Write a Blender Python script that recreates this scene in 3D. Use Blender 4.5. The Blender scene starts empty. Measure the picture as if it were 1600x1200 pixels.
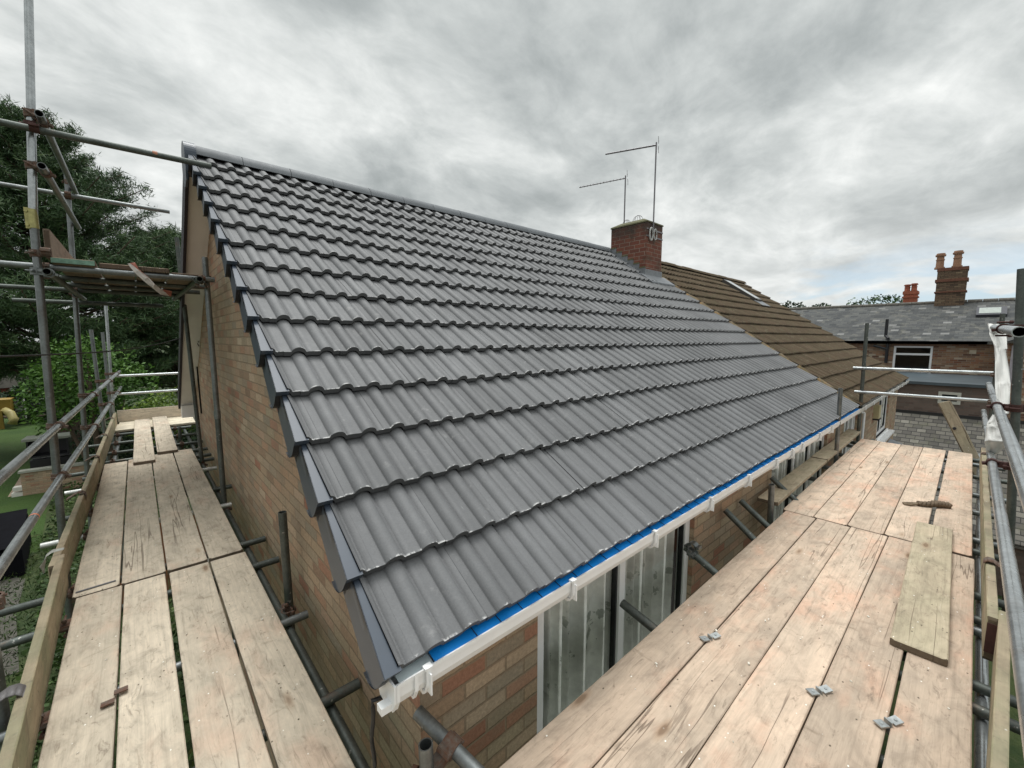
import bpy, math, random
import numpy as np
from mathutils import Vector, Matrix, noise as mnoise
random.seed(7)
rng = np.random.default_rng(7)
S = bpy.context.scene
C = S.collection
R_ = math.radians

# ------------------------------------------------------------------ camera (at the origin, eye height above the deck 1.55 m)
F = 650.0
def _c(x, y): return np.array([x - 800.0, -(y - 600.0), -F])
_X = _c(1528, 529); _X /= np.linalg.norm(_X)
_Z = np.cross(_X, _c(212, 528)); _Z /= np.linalg.norm(_Z)
_Y = np.cross(_Z, _X)
RM = np.array([_X, _Y, _Z])
cam_d = bpy.data.cameras.new('camera'); cam = bpy.data.objects.new('camera', cam_d); C.objects.link(cam)
cam_d.sensor_width = 36; cam_d.lens = 36 * F / 1600; cam_d.clip_start = 0.05; cam_d.clip_end = 3000
cam.matrix_world = Matrix([list(r) + [0] for r in RM.tolist()] + [[0, 0, 0, 1]])
S.camera = cam
S.render.resolution_x = 1024; S.render.resolution_y = 768
S.view_settings.view_transform = 'Standard'; S.view_settings.look = 'None'
S.view_settings.exposure = 0.42; S.view_settings.gamma = 1

# points of the place measured from sight lines: each is put at its own real depth plane
def ax(x, y, v):
    d = RM @ _c(x, y); return Vector(d * v / d[0])
def ay(x, y, v):
    d = RM @ _c(x, y); return Vector(d * v / d[1])
def az(x, y, v):
    d = RM @ _c(x, y); return Vector(d * v / d[2])

# ------------------------------------------------------------------ node helper
class NT:
    def __init__(s, name, world=False):
        if world:
            s.m = bpy.data.worlds.new(name)
        else:
            s.m = bpy.data.materials.new(name)
        s.m.use_nodes = True
        s.t = s.m.node_tree; s.N = s.t.nodes; s.L = s.t.links
        s.b = s.N.get('Principled BSDF')
    def n(s, typ, **kw):
        k = s.N.new(typ)
        for a, b in kw.items(): setattr(k, a, b)
        return k
    def put(s, sock, v):
        if v is None: return
        if isinstance(v, bpy.types.NodeSocket): s.L.new(v, sock)
        else:
            if hasattr(sock.default_value, '__len__') and not hasattr(v, '__len__'): v = (v,) * len(sock.default_value)
            if hasattr(sock.default_value, '__len__') and len(sock.default_value) == 4 and len(v) == 3: v = tuple(v) + (1,)
            sock.default_value = v
    def pos(s): return s.n('ShaderNodeNewGeometry').outputs['Position']
    def nrm(s): return s.n('ShaderNodeNewGeometry').outputs['Normal']
    def objc(s): return s.n('ShaderNodeTexCoord').outputs['Object']
    def rnd(s): return s.n('ShaderNodeObjectInfo').outputs['Random']
    def attr(s, a): return s.n('ShaderNodeAttribute', attribute_name=a).outputs['Fac']
    def math(s, op, a, b=None, c=None, clamp=False):
        k = s.n('ShaderNodeMath', operation=op, use_clamp=clamp)
        s.put(k.inputs[0], a)
        if b is not None: s.put(k.inputs[1], b)
        if c is not None: s.put(k.inputs[2], c)
        return k.outputs[0]
    def vmath(s, op, a, b=None):
        k = s.n('ShaderNodeVectorMath', operation=op); s.put(k.inputs[0], a)
        if b is not None: s.put(k.inputs[1], b)
        return k.outputs[0]
    def sep(s, v):
        k = s.n('ShaderNodeSeparateXYZ'); s.put(k.inputs[0], v); return k.outputs
    def comb(s, x, y, z):
        k = s.n('ShaderNodeCombineXYZ')
        for i, v in enumerate((x, y, z)): s.put(k.inputs[i], v)
        return k.outputs[0]
    def map(s, v, scale=(1, 1, 1), rot=(0, 0, 0), loc=(0, 0, 0)):
        k = s.n('ShaderNodeMapping'); s.put(k.inputs['Vector'], v); s.put(k.inputs['Scale'], scale)
        s.put(k.inputs['Rotation'], rot); s.put(k.inputs['Location'], loc); return k.outputs[0]
    def noise(s, v, scale=5, detail=4, rough=.55, dist=0, col=False):
        k = s.n('ShaderNodeTexNoise'); s.put(k.inputs['Vector'], v); s.put(k.inputs['Scale'], scale)
        s.put(k.inputs['Detail'], detail); s.put(k.inputs['Roughness'], rough); s.put(k.inputs['Distortion'], dist)
        return k.outputs[1 if col else 0]
    def voro(s, v, scale=5, out='Distance', rnd=1.0):
        k = s.n('ShaderNodeTexVoronoi'); s.put(k.inputs['Vector'], v); s.put(k.inputs['Scale'], scale)
        s.put(k.inputs['Randomness'], rnd); return k.outputs[out]
    def white(s, v):
        k = s.n('ShaderNodeTexWhiteNoise', noise_dimensions='3D'); s.put(k.inputs['Vector'], v); return k.outputs['Value']
    def ramp(s, f, stops, interp='LINEAR'):
        k = s.n('ShaderNodeValToRGB'); s.put(k.inputs[0], f); r = k.color_ramp; r.interpolation = interp
        while len(r.elements) < len(stops): r.elements.new(0.5)
        for e, (p, c) in zip(r.elements, stops):
            e.position = p; e.color = (c, c, c, 1) if not hasattr(c, '__len__') else (tuple(c) + (1,))[:4]
        return k.outputs[0]
    def band(s, f, a, b):      # smooth 0..1 between a and b
        k = s.n('ShaderNodeMapRange', interpolation_type='SMOOTHSTEP'); s.put(k.inputs[0], f)
        k.inputs[1].default_value = a; k.inputs[2].default_value = b
        return k.outputs[0]
    def mix(s, f, a, b, blend='MIX'):
        k = s.n('ShaderNodeMix', data_type='RGBA', blend_type=blend)
        s.put(k.inputs[0], f); s.put(k.inputs[6], a); s.put(k.inputs[7], b); return k.outputs[2]
    def bump(s, h, strength=.3, dist=.01):
        k = s.n('ShaderNodeBump'); s.put(k.inputs['Height'], h); k.inputs['Strength'].default_value = strength
        k.inputs['Distance'].default_value = dist; s.L.new(k.outputs[0], s.b.inputs['Normal'])
    def done(s, col=None, rough=.7, metal=0, spec=.5):
        if col is not None: s.put(s.b.inputs['Base Color'], col)
        s.put(s.b.inputs['Roughness'], rough); s.put(s.b.inputs['Metallic'], metal)
        s.put(s.b.inputs['Specular IOR Level'], spec)
        return s.m

# ------------------------------------------------------------------ sky and light
SUN_EL, SUN_AZ = R_(74), R_(15)      # azimuth measured from +Y towards +X
w = NT('World', True); S.world = w.m
bg = w.N.get('Background'); out = w.N.get('World Output')
D = w.n('ShaderNodeTexCoord').outputs['Generated']
dx, dy, dz = w.sep(D)[:3]
zc = w.math('MAXIMUM', dz, 0.0)
den = w.math('ADD', zc, .27)
px_, py_ = w.math('DIVIDE', dx, den), w.math('DIVIDE', dy, den)
P_ = w.comb(px_, py_, 0)
P2 = w.map(P_, scale=(1.25, 1.35, 1), rot=(0, 0, R_(-18)))
n1 = w.noise(P2, 1.5, 10, .58, .35)
n2 = w.noise(w.map(P_, scale=(1, 1.3, 1), rot=(0, 0, R_(-25)), loc=(3, 1, 0)), .62, 3, .5, .2)
n3 = w.noise(w.map(P_, scale=(1.3, 1.9, 1), rot=(0, 0, R_(-22)), loc=(7, 3, 0)), 3.1, 7, .62, .5)
cl = w.math('ADD', w.math('ADD', w.math('MULTIPLY', n1, .52), w.math('MULTIPLY', n2, .34)), w.math('MULTIPLY', n3, .20))
ccol = w.ramp(cl, [(.38, (.25, .275, .275)), (.46, (.345, .37, .37)), (.53, (.46, .485, .48)), (.60, (.61, .63, .62)), (.70, (.84, .85, .83))])
# lower sky a little brighter
hz = w.band(zc, .34, .0)
ccol = w.mix(w.math('MULTIPLY', hz, .38), ccol, (.78, .79, .78))
# light added overhead: sky above the view brightened, as an overcast zenith is
zen = w.band(dz, .66, .95)
ccol = w.mix(1, ccol, w.ramp(zen, [(0, 1), (1, 1)]), 'MULTIPLY')
sky = w.n('ShaderNodeTexSky', sky_type='NISHITA', sun_disc=False, sun_elevation=SUN_EL, sun_rotation=SUN_AZ)
skyc = w.mix(1, sky.outputs[0], (.085, .085, .085), 'MULTIPLY')
# gap of blue low over +X
gapn = w.noise(w.map(D, scale=(2.2, 2.2, 10)), 2.0, 5, .55, .3)
g1 = w.math('MULTIPLY', w.band(zc, .20, .06), w.band(dx, .80, .93))
g1 = w.math('MULTIPLY', g1, w.band(w.math('ADD', gapn, w.math('MULTIPLY', dy, -.35)), .42, .58))
puff = w.band(w.noise(w.map(D, scale=(3, 3, 7)), 3.2, 5, .5, .1), .50, .58)
g1 = w.math('MULTIPLY', g1, w.math('SUBTRACT', 1, w.math('MULTIPLY', puff, w.band(zc, .13, .07))))
ccol = w.mix(w.math('MULTIPLY', g1, .85), ccol, w.mix(.5, skyc, (.50, .66, .80)))
w.L.new(ccol, bg.inputs['Color'])
st = w.math('ADD', 1.0, w.math('MULTIPLY', zen, 2.1))
w.L.new(st, bg.inputs['Strength'])
sd = bpy.data.lights.new('sun', 'SUN'); sun = bpy.data.objects.new('sun', sd); C.objects.link(sun)
sd.energy = 1.45; sd.angle = R_(30); sd.color = (1, .985, .955)
sv = Vector((math.sin(SUN_AZ) * math.cos(SUN_EL), math.cos(SUN_AZ) * math.cos(SUN_EL), math.sin(SUN_EL)))
sun.rotation_euler = sv.to_track_quat('Z', 'Y').to_euler()

# ------------------------------------------------------------------ mesh helper
class MB:
    def __init__(s): s.v = []; s.f = []; s.sm = []; s.r = []; s.a = []
    def add(s, vs, fs, smooth=False, rnd=0., va=None):
        o = len(s.v); s.v += [tuple(v) for v in vs]
        s.a += list(va) if va is not None else [0.] * len(vs)
        for k, f in enumerate(fs):
            s.f.append(tuple(i + o for i in f)); s.sm.append(smooth)
            s.r.append(rnd[k] if hasattr(rnd, '__len__') else rnd)
    def box(s, a, b, rnd=0.):
        (x0, y0, z0), (x1, y1, z1) = a, b
        x0, x1 = min(x0, x1), max(x0, x1); y0, y1 = min(y0, y1), max(y0, y1); z0, z1 = min(z0, z1), max(z0, z1)
        s.add([(x0, y0, z0), (x1, y0, z0), (x1, y1, z0), (x0, y1, z0), (x0, y0, z1), (x1, y0, z1), (x1, y1, z1), (x0, y1, z1)],
              [(0, 3, 2, 1), (4, 5, 6, 7), (0, 1, 5, 4), (1, 2, 6, 5), (2, 3, 7, 6), (3, 0, 4, 7)], rnd=rnd)
    def obox(s, c, u, v, wv, hu, hv, hw):   # oriented box: centre, unit axes, half sizes
        c = Vector(c); u = Vector(u).normalized() * hu; v = Vector(v).normalized() * hv; wv = Vector(wv).normalized() * hw
        s.add([c + a * u + b * v + d * wv for d in (-1, 1) for a, b in ((-1, -1), (1, -1), (1, 1), (-1, 1))],
              [(0, 3, 2, 1), (4, 5, 6, 7), (0, 1, 5, 4), (1, 2, 6, 5), (2, 3, 7, 6), (3, 0, 4, 7)])
    def prism(s, pts, d):   # polygon extruded by vector d
        d = Vector(d); n = len(pts); pts = [Vector(p) for p in pts]
        s.add(pts + [p + d for p in pts], [tuple(range(n))[::-1], tuple(range(n, 2 * n))] +
              [(i, (i + 1) % n, n + (i + 1) % n, n + i) for i in range(n)])
    def ring(s, c, q, r, n):
        return [c + q @ Vector((r * math.cos(2 * math.pi * i / n), r * math.sin(2 * math.pi * i / n), 0)) for i in range(n)]
    def tube(s, p0, p1, r, n=20, wall=None, r1=None):
        p0, p1 = Vector(p0), Vector(p1); q = (p1 - p0).to_track_quat('Z', 'Y').to_matrix(); r1 = r if r1 is None else r1
        A, B = s.ring(p0, q, r, n), s.ring(p1, q, r1, n)
        s.add(A + B, [(i, (i + 1) % n, n + (i + 1) % n, n + i) for i in range(n)], True)
        if wall:
            a, b = s.ring(p0, q, r - wall, n), s.ring(p1, q, r1 - wall, n)
            s.add(a + b, [((i + 1) % n, i, n + i, n + (i + 1) % n) for i in range(n)], True)
            s.add(A + a, [(i, n + i, n + (i + 1) % n, (i + 1) % n) for i in range(n)])
            s.add(B + b, [(i, (i + 1) % n, n + (i + 1) % n, n + i) for i in range(n)])
        else:
            s.add(A, [tuple(range(n))[::-1]]); s.add(B, [tuple(range(n))])
    def path(s, pts, r, n=8):     # rope / wire through points
        pts = [Vector(p) for p in pts]; rings = []
        for i, p in enumerate(pts):
            d = (pts[min(i + 1, len(pts) - 1)] - pts[max(i - 1, 0)]).normalized()
            q = d.to_track_quat('Z', 'Y').to_matrix(); rr = r[i] if hasattr(r, '__len__') else r
            rings += s.ring(p, q, rr, n)
        fs = []
        for k in range(len(pts) - 1):
            fs += [(k * n + i, k * n + (i + 1) % n, (k + 1) * n + (i + 1) % n, (k + 1) * n + i) for i in range(n)]
        fs += [tuple(range(n))[::-1], tuple(range((len(pts) - 1) * n, len(pts) * n))]
        s.add(rings, fs, True)
    def quads(s, q, rnd):        # q: (N,4,3) array
        o = len(s.v); n = len(q)
        s.v += [tuple(p) for p in q.reshape(-1, 3).tolist()]; s.a += [0.] * (4 * n)
        s.f += [(o + 4 * i, o + 4 * i + 1, o + 4 * i + 2, o + 4 * i + 3) for i in range(n)]
        s.sm += [False] * n; s.r += list(rnd)

ORG = {}
def obj(name, mb, mat, parent=None, org=None, label=None, cat=None, group=None, kind=None, mtx=None):
    org = ORG[parent.name] if parent is not None else Vector(org if org is not None else (0, 0, 0))
    me = bpy.data.meshes.new(name)
    vs = mb.v if (parent is None and org.length == 0) else [(a - org[0], b - org[1], c - org[2]) for a, b, c in mb.v]
    me.from_pydata(vs, [], mb.f); me.polygons.foreach_set('use_smooth', mb.sm)
    if any(mb.r):
        at = me.attributes.new('rnd', 'FLOAT', 'FACE'); at.data.foreach_set('value', mb.r)
    if any(mb.a):
        at = me.attributes.new('va', 'FLOAT', 'POINT'); at.data.foreach_set('value', mb.a)
    me.materials.append(mat)
    o = bpy.data.objects.new(name, me); C.objects.link(o)
    if parent is not None: o.parent = parent
    elif mtx is not None: o.matrix_world = mtx
    else: o.location = org
    ORG[o.name] = org
    tag(o, label, cat, group, kind)
    return o
def tag(o, label=None, cat=None, group=None, kind=None):
    if label: o['label'] = label
    if cat: o['category'] = cat
    if group: o['group'] = group
    if kind: o['kind'] = kind
    return o
def thing(name, loc, label, cat, group=None):
    o = bpy.data.objects.new(name, None); C.objects.link(o); o.location = loc; ORG[o.name] = Vector(loc)
    o.empty_display_size = .2
    return tag(o, label, cat, group)

# ------------------------------------------------------------------ materials
def mat_simple(name, col, rough=.6, metal=0, var=.15, scale=8, bump=0, spec=.5):
    m = NT(name); p = m.pos()
    n = m.noise(p, scale, 5, .6)
    c = m.mix(1, col, m.ramp(n, [(.25, 1 - var), (.75, 1 + var)]), 'MULTIPLY')
    if bump: m.bump(m.noise(p, scale * 8, 4, .6), bump, .004)
    return m.done(c, rough, metal, spec)

def grid_mat(name, cw, ch, mu, mv, stops, mortar, slope=1.0, jitter=.004, bump=.6, rough=.9, spk=.25, stain=None, soot=None):
    """courses of bricks or slates in world space; the horizontal axis follows the face's normal"""
    m = NT(name); p = m.pos(); x, y, z = m.sep(p)[:3]; nx, ny, nz = m.sep(m.nrm())[:3]
    sel = m.math('GREATER_THAN', m.math('ABSOLUTE', ny), m.math('ABSOLUTE', nx))
    u = m.math('ADD', m.math('MULTIPLY', sel, x), m.math('MULTIPLY', m.math('SUBTRACT', 1, sel), y))
    jn = m.noise(p, 22, 3, .6)
    jo = m.math('MULTIPLY', m.math('SUBTRACT', jn, .5), jitter * 2)
    v = m.math('DIVIDE', m.math('ADD', m.math('MULTIPLY', z, slope), jo), ch)
    row = m.math('FLOOR', v); fv = m.math('FRACT', v)
    uo = m.math('ADD', m.math('DIVIDE', m.math('ADD', u, jo), cw), m.math('MULTIPLY', m.math('MODULO', m.math('ABSOLUTE', row), 2.0), .5))
    col = m.math('FLOOR', uo); fu = m.math('FRACT', uo)
    mo = m.math('MAXIMUM', m.band(fv, mv * 1.25, mv * .8), m.band(fu, mu * 1.25, mu * .8))
    wn = m.white(m.comb(col, row, 1.7))
    bc = m.ramp(wn, stops)
    sp = m.noise(p, 60, 5, .7)
    bc = m.mix(1, bc, m.ramp(sp, [(.3, 1 - spk), (.7, 1 + spk)]), 'MULTIPLY')
    lg = m.noise(p, 1.1, 4, .6)
    c = m.mix(mo, bc, m.mix(1, mortar, m.ramp(sp, [(.3, .8), (.7, 1.2)]), 'MULTIPLY'))
    c = m.mix(1, c, m.ramp(lg, [(.3, .90), (.7, 1.2)]), 'MULTIPLY')
    if stain: c = m.mix(m.math('MULTIPLY', m.band(m.noise(p, 3.5, 5, .65), .5, .7), stain[0]), c, stain[1])
    if soot: c = m.mix(m.math('MULTIPLY', m.band(m.math('ADD', z, m.math('MULTIPLY', m.noise(p, 5, 5, .6), .7)), soot[0], soot[1]), soot[2]), c, (.035, .032, .028))
    h = m.math('ADD', m.math('MULTIPLY', m.math('SUBTRACT', 1, mo), 1.0), m.math('MULTIPLY', sp, .35))
    m.bump(h, bump, .006)
    return m.done(c, rough)

BR = grid_mat('buff_multi_brick', .225, .075, .05, .15,
    [(0, (.24, .155, .10)), (.12, (.38, .27, .175)), (.26, (.30, .235, .16)), (.38, (.42, .31, .21)), (.50, (.26, .215, .155)), (.62, (.38, .24, .15)), (.74, (.33, .27, .18)), (.84, (.37, .235, .15)), (.92, (.29, .135, .085)), (1, (.44, .345, .24))],
    (.26, .19, .125), stain=(.3, (.20, .18, .125)))
BR2 = grid_mat('terrace_red_brick', .225, .075, .05, .14,
    [(0, (.10, .055, .038)), (.2, (.23, .095, .055)), (.4, (.29, .165, .095)), (.58, (.16, .095, .065)), (.74, (.31, .20, .12)), (.88, (.24, .15, .10)), (1, (.45, .38, .29))], (.26, .22, .17), bump=.5)
BR3 = grid_mat('chimney_red_brick', .225, .075, .055, .13,
    [(0, (.14, .045, .03)), (.5, (.19, .065, .04)), (1, (.13, .048, .033))], (.24, .18, .14), stain=(.7, (.06, .045, .03)), soot=(2.15, 2.55, .75))
BR4 = grid_mat('dark_extension_brick', .225, .075, .05, .13,
    [(0, (.10, .07, .058)), (.5, (.15, .11, .09)), (1, (.115, .09, .075))], (.12, .105, .09), bump=.4)
BR5 = grid_mat('sooty_stack_brick', .225, .075, .06, .16,
    [(0, (.07, .045, .03)), (.4, (.17, .11, .07)), (.7, (.11, .07, .045)), (1, (.22, .16, .10))], (.05, .04, .03), bump=.5)
SLATE = grid_mat('old_slate', .26, .15, .02, .06,
    [(0, (.022, .025, .027)), (.35, (.045, .048, .05)), (.7, (.06, .062, .06)), (.93, (.075, .076, .073)), (1, (.19, .19, .185))], (.012, .013, .014), slope=1.9, bump=.7, rough=.75, stain=(.5, (.16, .15, .12)))
SLATE2 = grid_mat('mossy_slate', .21, .165, .06, .16,
    [(0, (.06, .055, .048)), (.4, (.10, .092, .08)), (.8, (.135, .125, .105)), (1, (.19, .18, .155))], (.02, .02, .018), slope=1.8, bump=.8, rough=.85, stain=(.5, (.10, .10, .06)))

def wood(name, c1, c2, pink=.35, green=0.0, crack=1.0, dark=1.0):
    m = NT(name); o = m.objc(); r = m.rnd()
    off = m.comb(m.math('MULTIPLY', r, 37.0), m.math('MULTIPLY', r, 91.0), m.math('MULTIPLY', r, 53.0))
    p = m.vmath('ADD', o, off)
    # knots bend the grain around them
    kp = m.map(p, scale=(1.6, 5.2, 1))
    kd = m.voro(kp, 1.0)
    kr = m.voro(kp, 1.0, 'Color'); kr = m.sep(kr)[0]
    keep = m.math('GREATER_THAN', kr, .38)
    kn = m.math('MULTIPLY', m.band(kd, .34, .02), keep)
    x, y, z = m.sep(p)[:3]
    wv = m.noise(m.map(p, scale=(1.1, 3, 3)), 1.5, 3, .5)
    yy = m.math('ADD', y, m.math('ADD', m.math('MULTIPLY', kn, .035), m.math('MULTIPLY', wv, .06)))
    gp = m.comb(m.math('MULTIPLY', x, .9), m.math('MULTIPLY', yy, 62), m.math('MULTIPLY', z, 40))
    grain = m.noise(gp, 1.0, 5, .65, .4)
    fine = m.noise(m.map(p, scale=(7, 190, 120)), 1.0, 4, .7)
    base = m.mix(m.band(m.noise(m.map(p, scale=(1.0, 2.5, 2)), 1.6, 6, .62, .5), .35, .66), c1, c2)
    base = m.mix(1, base, m.ramp(r, [(0, .86), (.5, 1.0), (1, 1.12)]), 'MULTIPLY')
    c = m.mix(1, base, m.ramp(grain, [(.26, .80), (.46, .98), (.7, 1.07)]), 'MULTIPLY')
    c = m.mix(1, c, m.ramp(fine, [(.3, .94), (.7, 1.05)]), 'MULTIPLY')
    # brick dust and weather stains
    c = m.mix(m.math('MULTIPLY', m.band(m.noise(m.map(p, scale=(1.2, 2.2, 1), loc=(5, 9, 2)), 1.7, 5, .6), .50, .74), pink), c, (.62, .36, .25))
    sc = m.noise(m.map(p, scale=(9, 24, 9), rot=(0, 0, R_(28)), loc=(2, 3, 4)), 1.0, 6, .72, 1.1)
    c = m.mix(m.math('MULTIPLY', m.band(sc, .545, .74), .78 * dark), c, (.15, .115, .085))
    sc2 = m.noise(m.map(p, scale=(5, 36, 9), rot=(0, 0, R_(-14)), loc=(8, 1, 4)), 1.0, 5, .7, .6)
    c = m.mix(m.math('MULTIPLY', m.band(sc2, .56, .72), .55 * dark), c, (.22, .17, .125))
    c = m.mix(m.math('MULTIPLY', m.band(sc2, .38, .26), .35), c, (.70, .63, .53))
    if green: c = m.mix(m.math('MULTIPLY', m.band(m.noise(p, 3.0, 5, .6), .4, .66), green), c, (.17, .22, .12))
    sc3 = m.noise(m.map(p, scale=(14, 4.5, 6), rot=(0, 0, R_(24)), loc=(6, 2, 9)), 1.0, 4, .6, .5)
    c = m.mix(m.math('MULTIPLY', m.math('MULTIPLY', m.band(sc3, .60, .72), m.band(m.noise(p, 1.9, 3, .5), .42, .60)), .5 * dark), c, (.20, .15, .105))
    mo_ = m.noise(m.map(p, scale=(6, 11, 6), rot=(0, 0, R_(35)), loc=(3, 7, 1)), 1.0, 6, .68, .8)
    c = m.mix(1, c, m.ramp(mo_, [(.30, .72), (.48, .98), (.68, 1.15)]), 'MULTIPLY')
    # dirt specks and mortar splashes
    vd = m.voro(m.map(p, scale=(1, 1.4, 1)), 46); vc = m.sep(m.voro(m.map(p, scale=(1, 1.4, 1)), 46, 'Color'))[1]
    c = m.mix(m.math('MULTIPLY', m.band(vd, .26, .12), m.math('GREATER_THAN', vc, .978)), c, (.82, .80, .74))
    c = m.mix(m.math('MULTIPLY', m.band(vd, .34, .1), m.math('LESS_THAN', vc, .022)), c, (.09, .07, .05))
    # knots
    kc = m.math('MULTIPLY', m.band(kd, .085, .045), keep)
    c = m.mix(m.math('MULTIPLY', m.math('MULTIPLY', m.band(kd, .15, .06), keep), .45), c, (.30, .19, .11))
    c = m.mix(m.math('MULTIPLY', kc, .62), c, (.15, .09, .055))
    # drying cracks
    cn = m.noise(m.comb(m.math('MULTIPLY', x, .32), m.math('ADD', m.math('MULTIPLY', y, 9.0), m.math('MULTIPLY', kn, .12)), 0), 1.0, 3, .5, 0)
    ck = m.math('ABSOLUTE', m.math('SUBTRACT', cn, .5))
    cm = m.math('MULTIPLY', m.band(ck, .0085, .0025), m.band(m.noise(m.map(p, scale=(.45, 3, 1), loc=(1, 4, 4)), 1.3, 2, .5), .50, .58))
    c = m.mix(m.math('MULTIPLY', cm, .8 * crack), c, (.07, .045, .03))
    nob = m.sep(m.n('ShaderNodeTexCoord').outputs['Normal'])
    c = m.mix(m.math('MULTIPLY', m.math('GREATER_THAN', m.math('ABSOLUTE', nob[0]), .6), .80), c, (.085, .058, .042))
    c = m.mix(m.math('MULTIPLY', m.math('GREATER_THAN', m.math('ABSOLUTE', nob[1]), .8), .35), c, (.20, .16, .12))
    h = m.math('SUBTRACT', m.math('ADD', m.math('MULTIPLY', grain, .6), m.math('MULTIPLY', fine, .3)), m.math('MULTIPLY', cm, 2.0))
    m.bump(h, .55, .0035)
    return m.done(c, .86, spec=.25)
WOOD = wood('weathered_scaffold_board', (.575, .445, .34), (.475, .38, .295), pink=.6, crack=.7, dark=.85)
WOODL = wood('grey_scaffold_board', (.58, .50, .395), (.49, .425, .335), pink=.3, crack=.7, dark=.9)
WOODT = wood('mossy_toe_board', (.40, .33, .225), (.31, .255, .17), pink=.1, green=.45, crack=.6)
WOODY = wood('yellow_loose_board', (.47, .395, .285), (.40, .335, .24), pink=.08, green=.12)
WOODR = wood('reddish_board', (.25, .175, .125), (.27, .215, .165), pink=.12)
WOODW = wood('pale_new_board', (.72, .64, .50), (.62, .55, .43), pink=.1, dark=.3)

def galv(name, c=(.20, .212, .212), rust=.25, rough=.42):
    m = NT(name); p = m.pos(); q = m.vmath('ADD', p, m.comb(m.math('MULTIPLY', m.rnd(), 9), 0, 0))
    n = m.noise(q, 9, 6, .65); n2 = m.noise(q, 2.3, 4, .6); n3 = m.noise(q, 70, 3, .6)
    c_ = m.mix(1, c, m.ramp(n, [(.3, .72), (.7, 1.22)]), 'MULTIPLY')
    c_ = m.mix(1, c_, m.ramp(n3, [(.3, .86), (.7, 1.12)]), 'MULTIPLY')
    c_ = m.mix(m.math('MULTIPLY', m.band(m.noise(q, 5, 6, .7), .56, .70), rust), c_, (.16, .085, .05))
    c_ = m.mix(m.math('MULTIPLY', m.band(m.noise(q, 34, 3, .5), .68, .74), .55), c_, (.60, .58, .54))
    return m.done(c_, m.ramp(n2, [(.3, rough - .08), (.7, rough + .12)]), .8)
GALV = galv('galvanised_tube'); GALVB = galv('bright_galvanised_tube', (.42, .44, .445), .12, .27)
GALVD = galv('dull_tube', (.12, .132, .122), .45, .55); GALVW = galv('white_weathered_tube', (.62, .62, .60), .1, .5)
CLIP = galv('zinc_clip', (.42, .44, .44), .05, .5)
RUST = NT('rusty_coupler'); _p = RUST.pos()
RUST = RUST.done(RUST.mix(RUST.band(RUST.noise(_p, 40, 5, .7), .35, .68), (.13, .062, .038), (.15, .13, .11)), .8, .25)
RUSTR = mat_simple('red_rust', (.065, .026, .022), .8, .1, .3, 30)
BLACKPL = mat_simple('black_plastic', (.012, .013, .016), .4, 0, .2, 20)

def tile_mat(name, col, effl=.5, moss=None, lich=0):
    m = NT(name); p = m.pos(); r = m.attr('rnd'); v = m.attr('va')
    n = m.noise(p, 140, 3, .7); n2 = m.noise(p, 2.2, 5, .65); n3 = m.noise(p, 14, 6, .7)
    c = m.mix(1, col, m.ramp(r, [(0, .84), (.5, 1.0), (.8, 1.04), (1, 1.16)]), 'MULTIPLY')
    c = m.mix(1, c, m.ramp(n, [(.28, .89), (.72, 1.11)]), 'MULTIPLY')
    c = m.mix(1, c, m.ramp(n2, [(.3, .86), (.7, 1.12)]), 'MULTIPLY')
    # chalky bloom, scuffs
    e = m.math('MULTIPLY', m.band(n3, .55, .80), m.band(m.noise(p, 1.3, 3, .6), .46, .64))
    c = m.mix(m.math('MULTIPLY', e, effl), c, (.42, .41, .40))
    sc = m.noise(m.map(p, scale=(60, 9, 9), rot=(0, 0, R_(30))), 1, 5, .7, 1.0)
    c = m.mix(m.math('MULTIPLY', m.math('MULTIPLY', m.band(sc, .66, .78), m.band(n2, .50, .62)), effl), c, (.55, .53, .52))
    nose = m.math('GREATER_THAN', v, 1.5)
    c = m.mix(m.math('MULTIPLY', nose, .45), c, (.035, .035, .037))  # shade of the down-facing noses, painted into the tile colour
    ed = m.math('MULTIPLY', m.math('MULTIPLY', m.band(v, .965, .995), m.math('LESS_THAN', v, 1.5)), m.band(m.noise(p, 26, 4, .7), .52, .60))
    c = m.mix(m.math('MULTIPLY', ed, effl * 1.3, clamp=True), c, (.62, .61, .60))
    if moss:
        c = m.mix(m.math('MULTIPLY', m.band(m.noise(p, 7, 6, .7), .42, .62), .75), c, moss)
        c = m.mix(m.math('MULTIPLY', m.band(m.noise(p, 9, 6, .75), .54, .66), .7), c, (.17, .15, .105))
        c = m.mix(m.math('MULTIPLY', m.band(m.noise(m.map(p, loc=(4, 2, 8)), 2.3, 6, .75), .56, .68), .6), c, (.13, .082, .055))
        c = m.mix(m.math('MULTIPLY', m.band(m.noise(m.map(p, scale=(1, .5, .5)), 1.7, 4, .6), .52, .70), .5), c, (.10, .075, .045))
    if lich: c = m.mix(m.math('MULTIPLY', m.band(m.noise(p, 18, 5, .7), .52, .62), lich), c, (.40, .22, .07))
    m.bump(m.math('ADD', n, m.math('MULTIPLY', n3, .6)), (.20 if not moss else .9), .0025 if not moss else .012)
    return m.done(c, m.ramp(n3, [(.3, .55), (.7, .68)]) if not moss else .9, spec=.4 if not moss else .15)
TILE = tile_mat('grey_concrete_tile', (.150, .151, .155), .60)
RIDGE = tile_mat('ridge_tile_grey', (.14, .15, .162), .2)
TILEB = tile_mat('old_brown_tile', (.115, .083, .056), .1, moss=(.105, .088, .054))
MORT = tile_mat('party_line_mortar', (.20, .16, .11), .2, moss=(.15, .13, .07), lich=.7)
CAP = mat_simple('slate_grey_verge_plastic', (.048, .062, .085), .38, 0, .08, 14)
WPVC = mat_simple('white_upvc', (.86, .86, .86), .32, 0, .05, 9)
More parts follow.
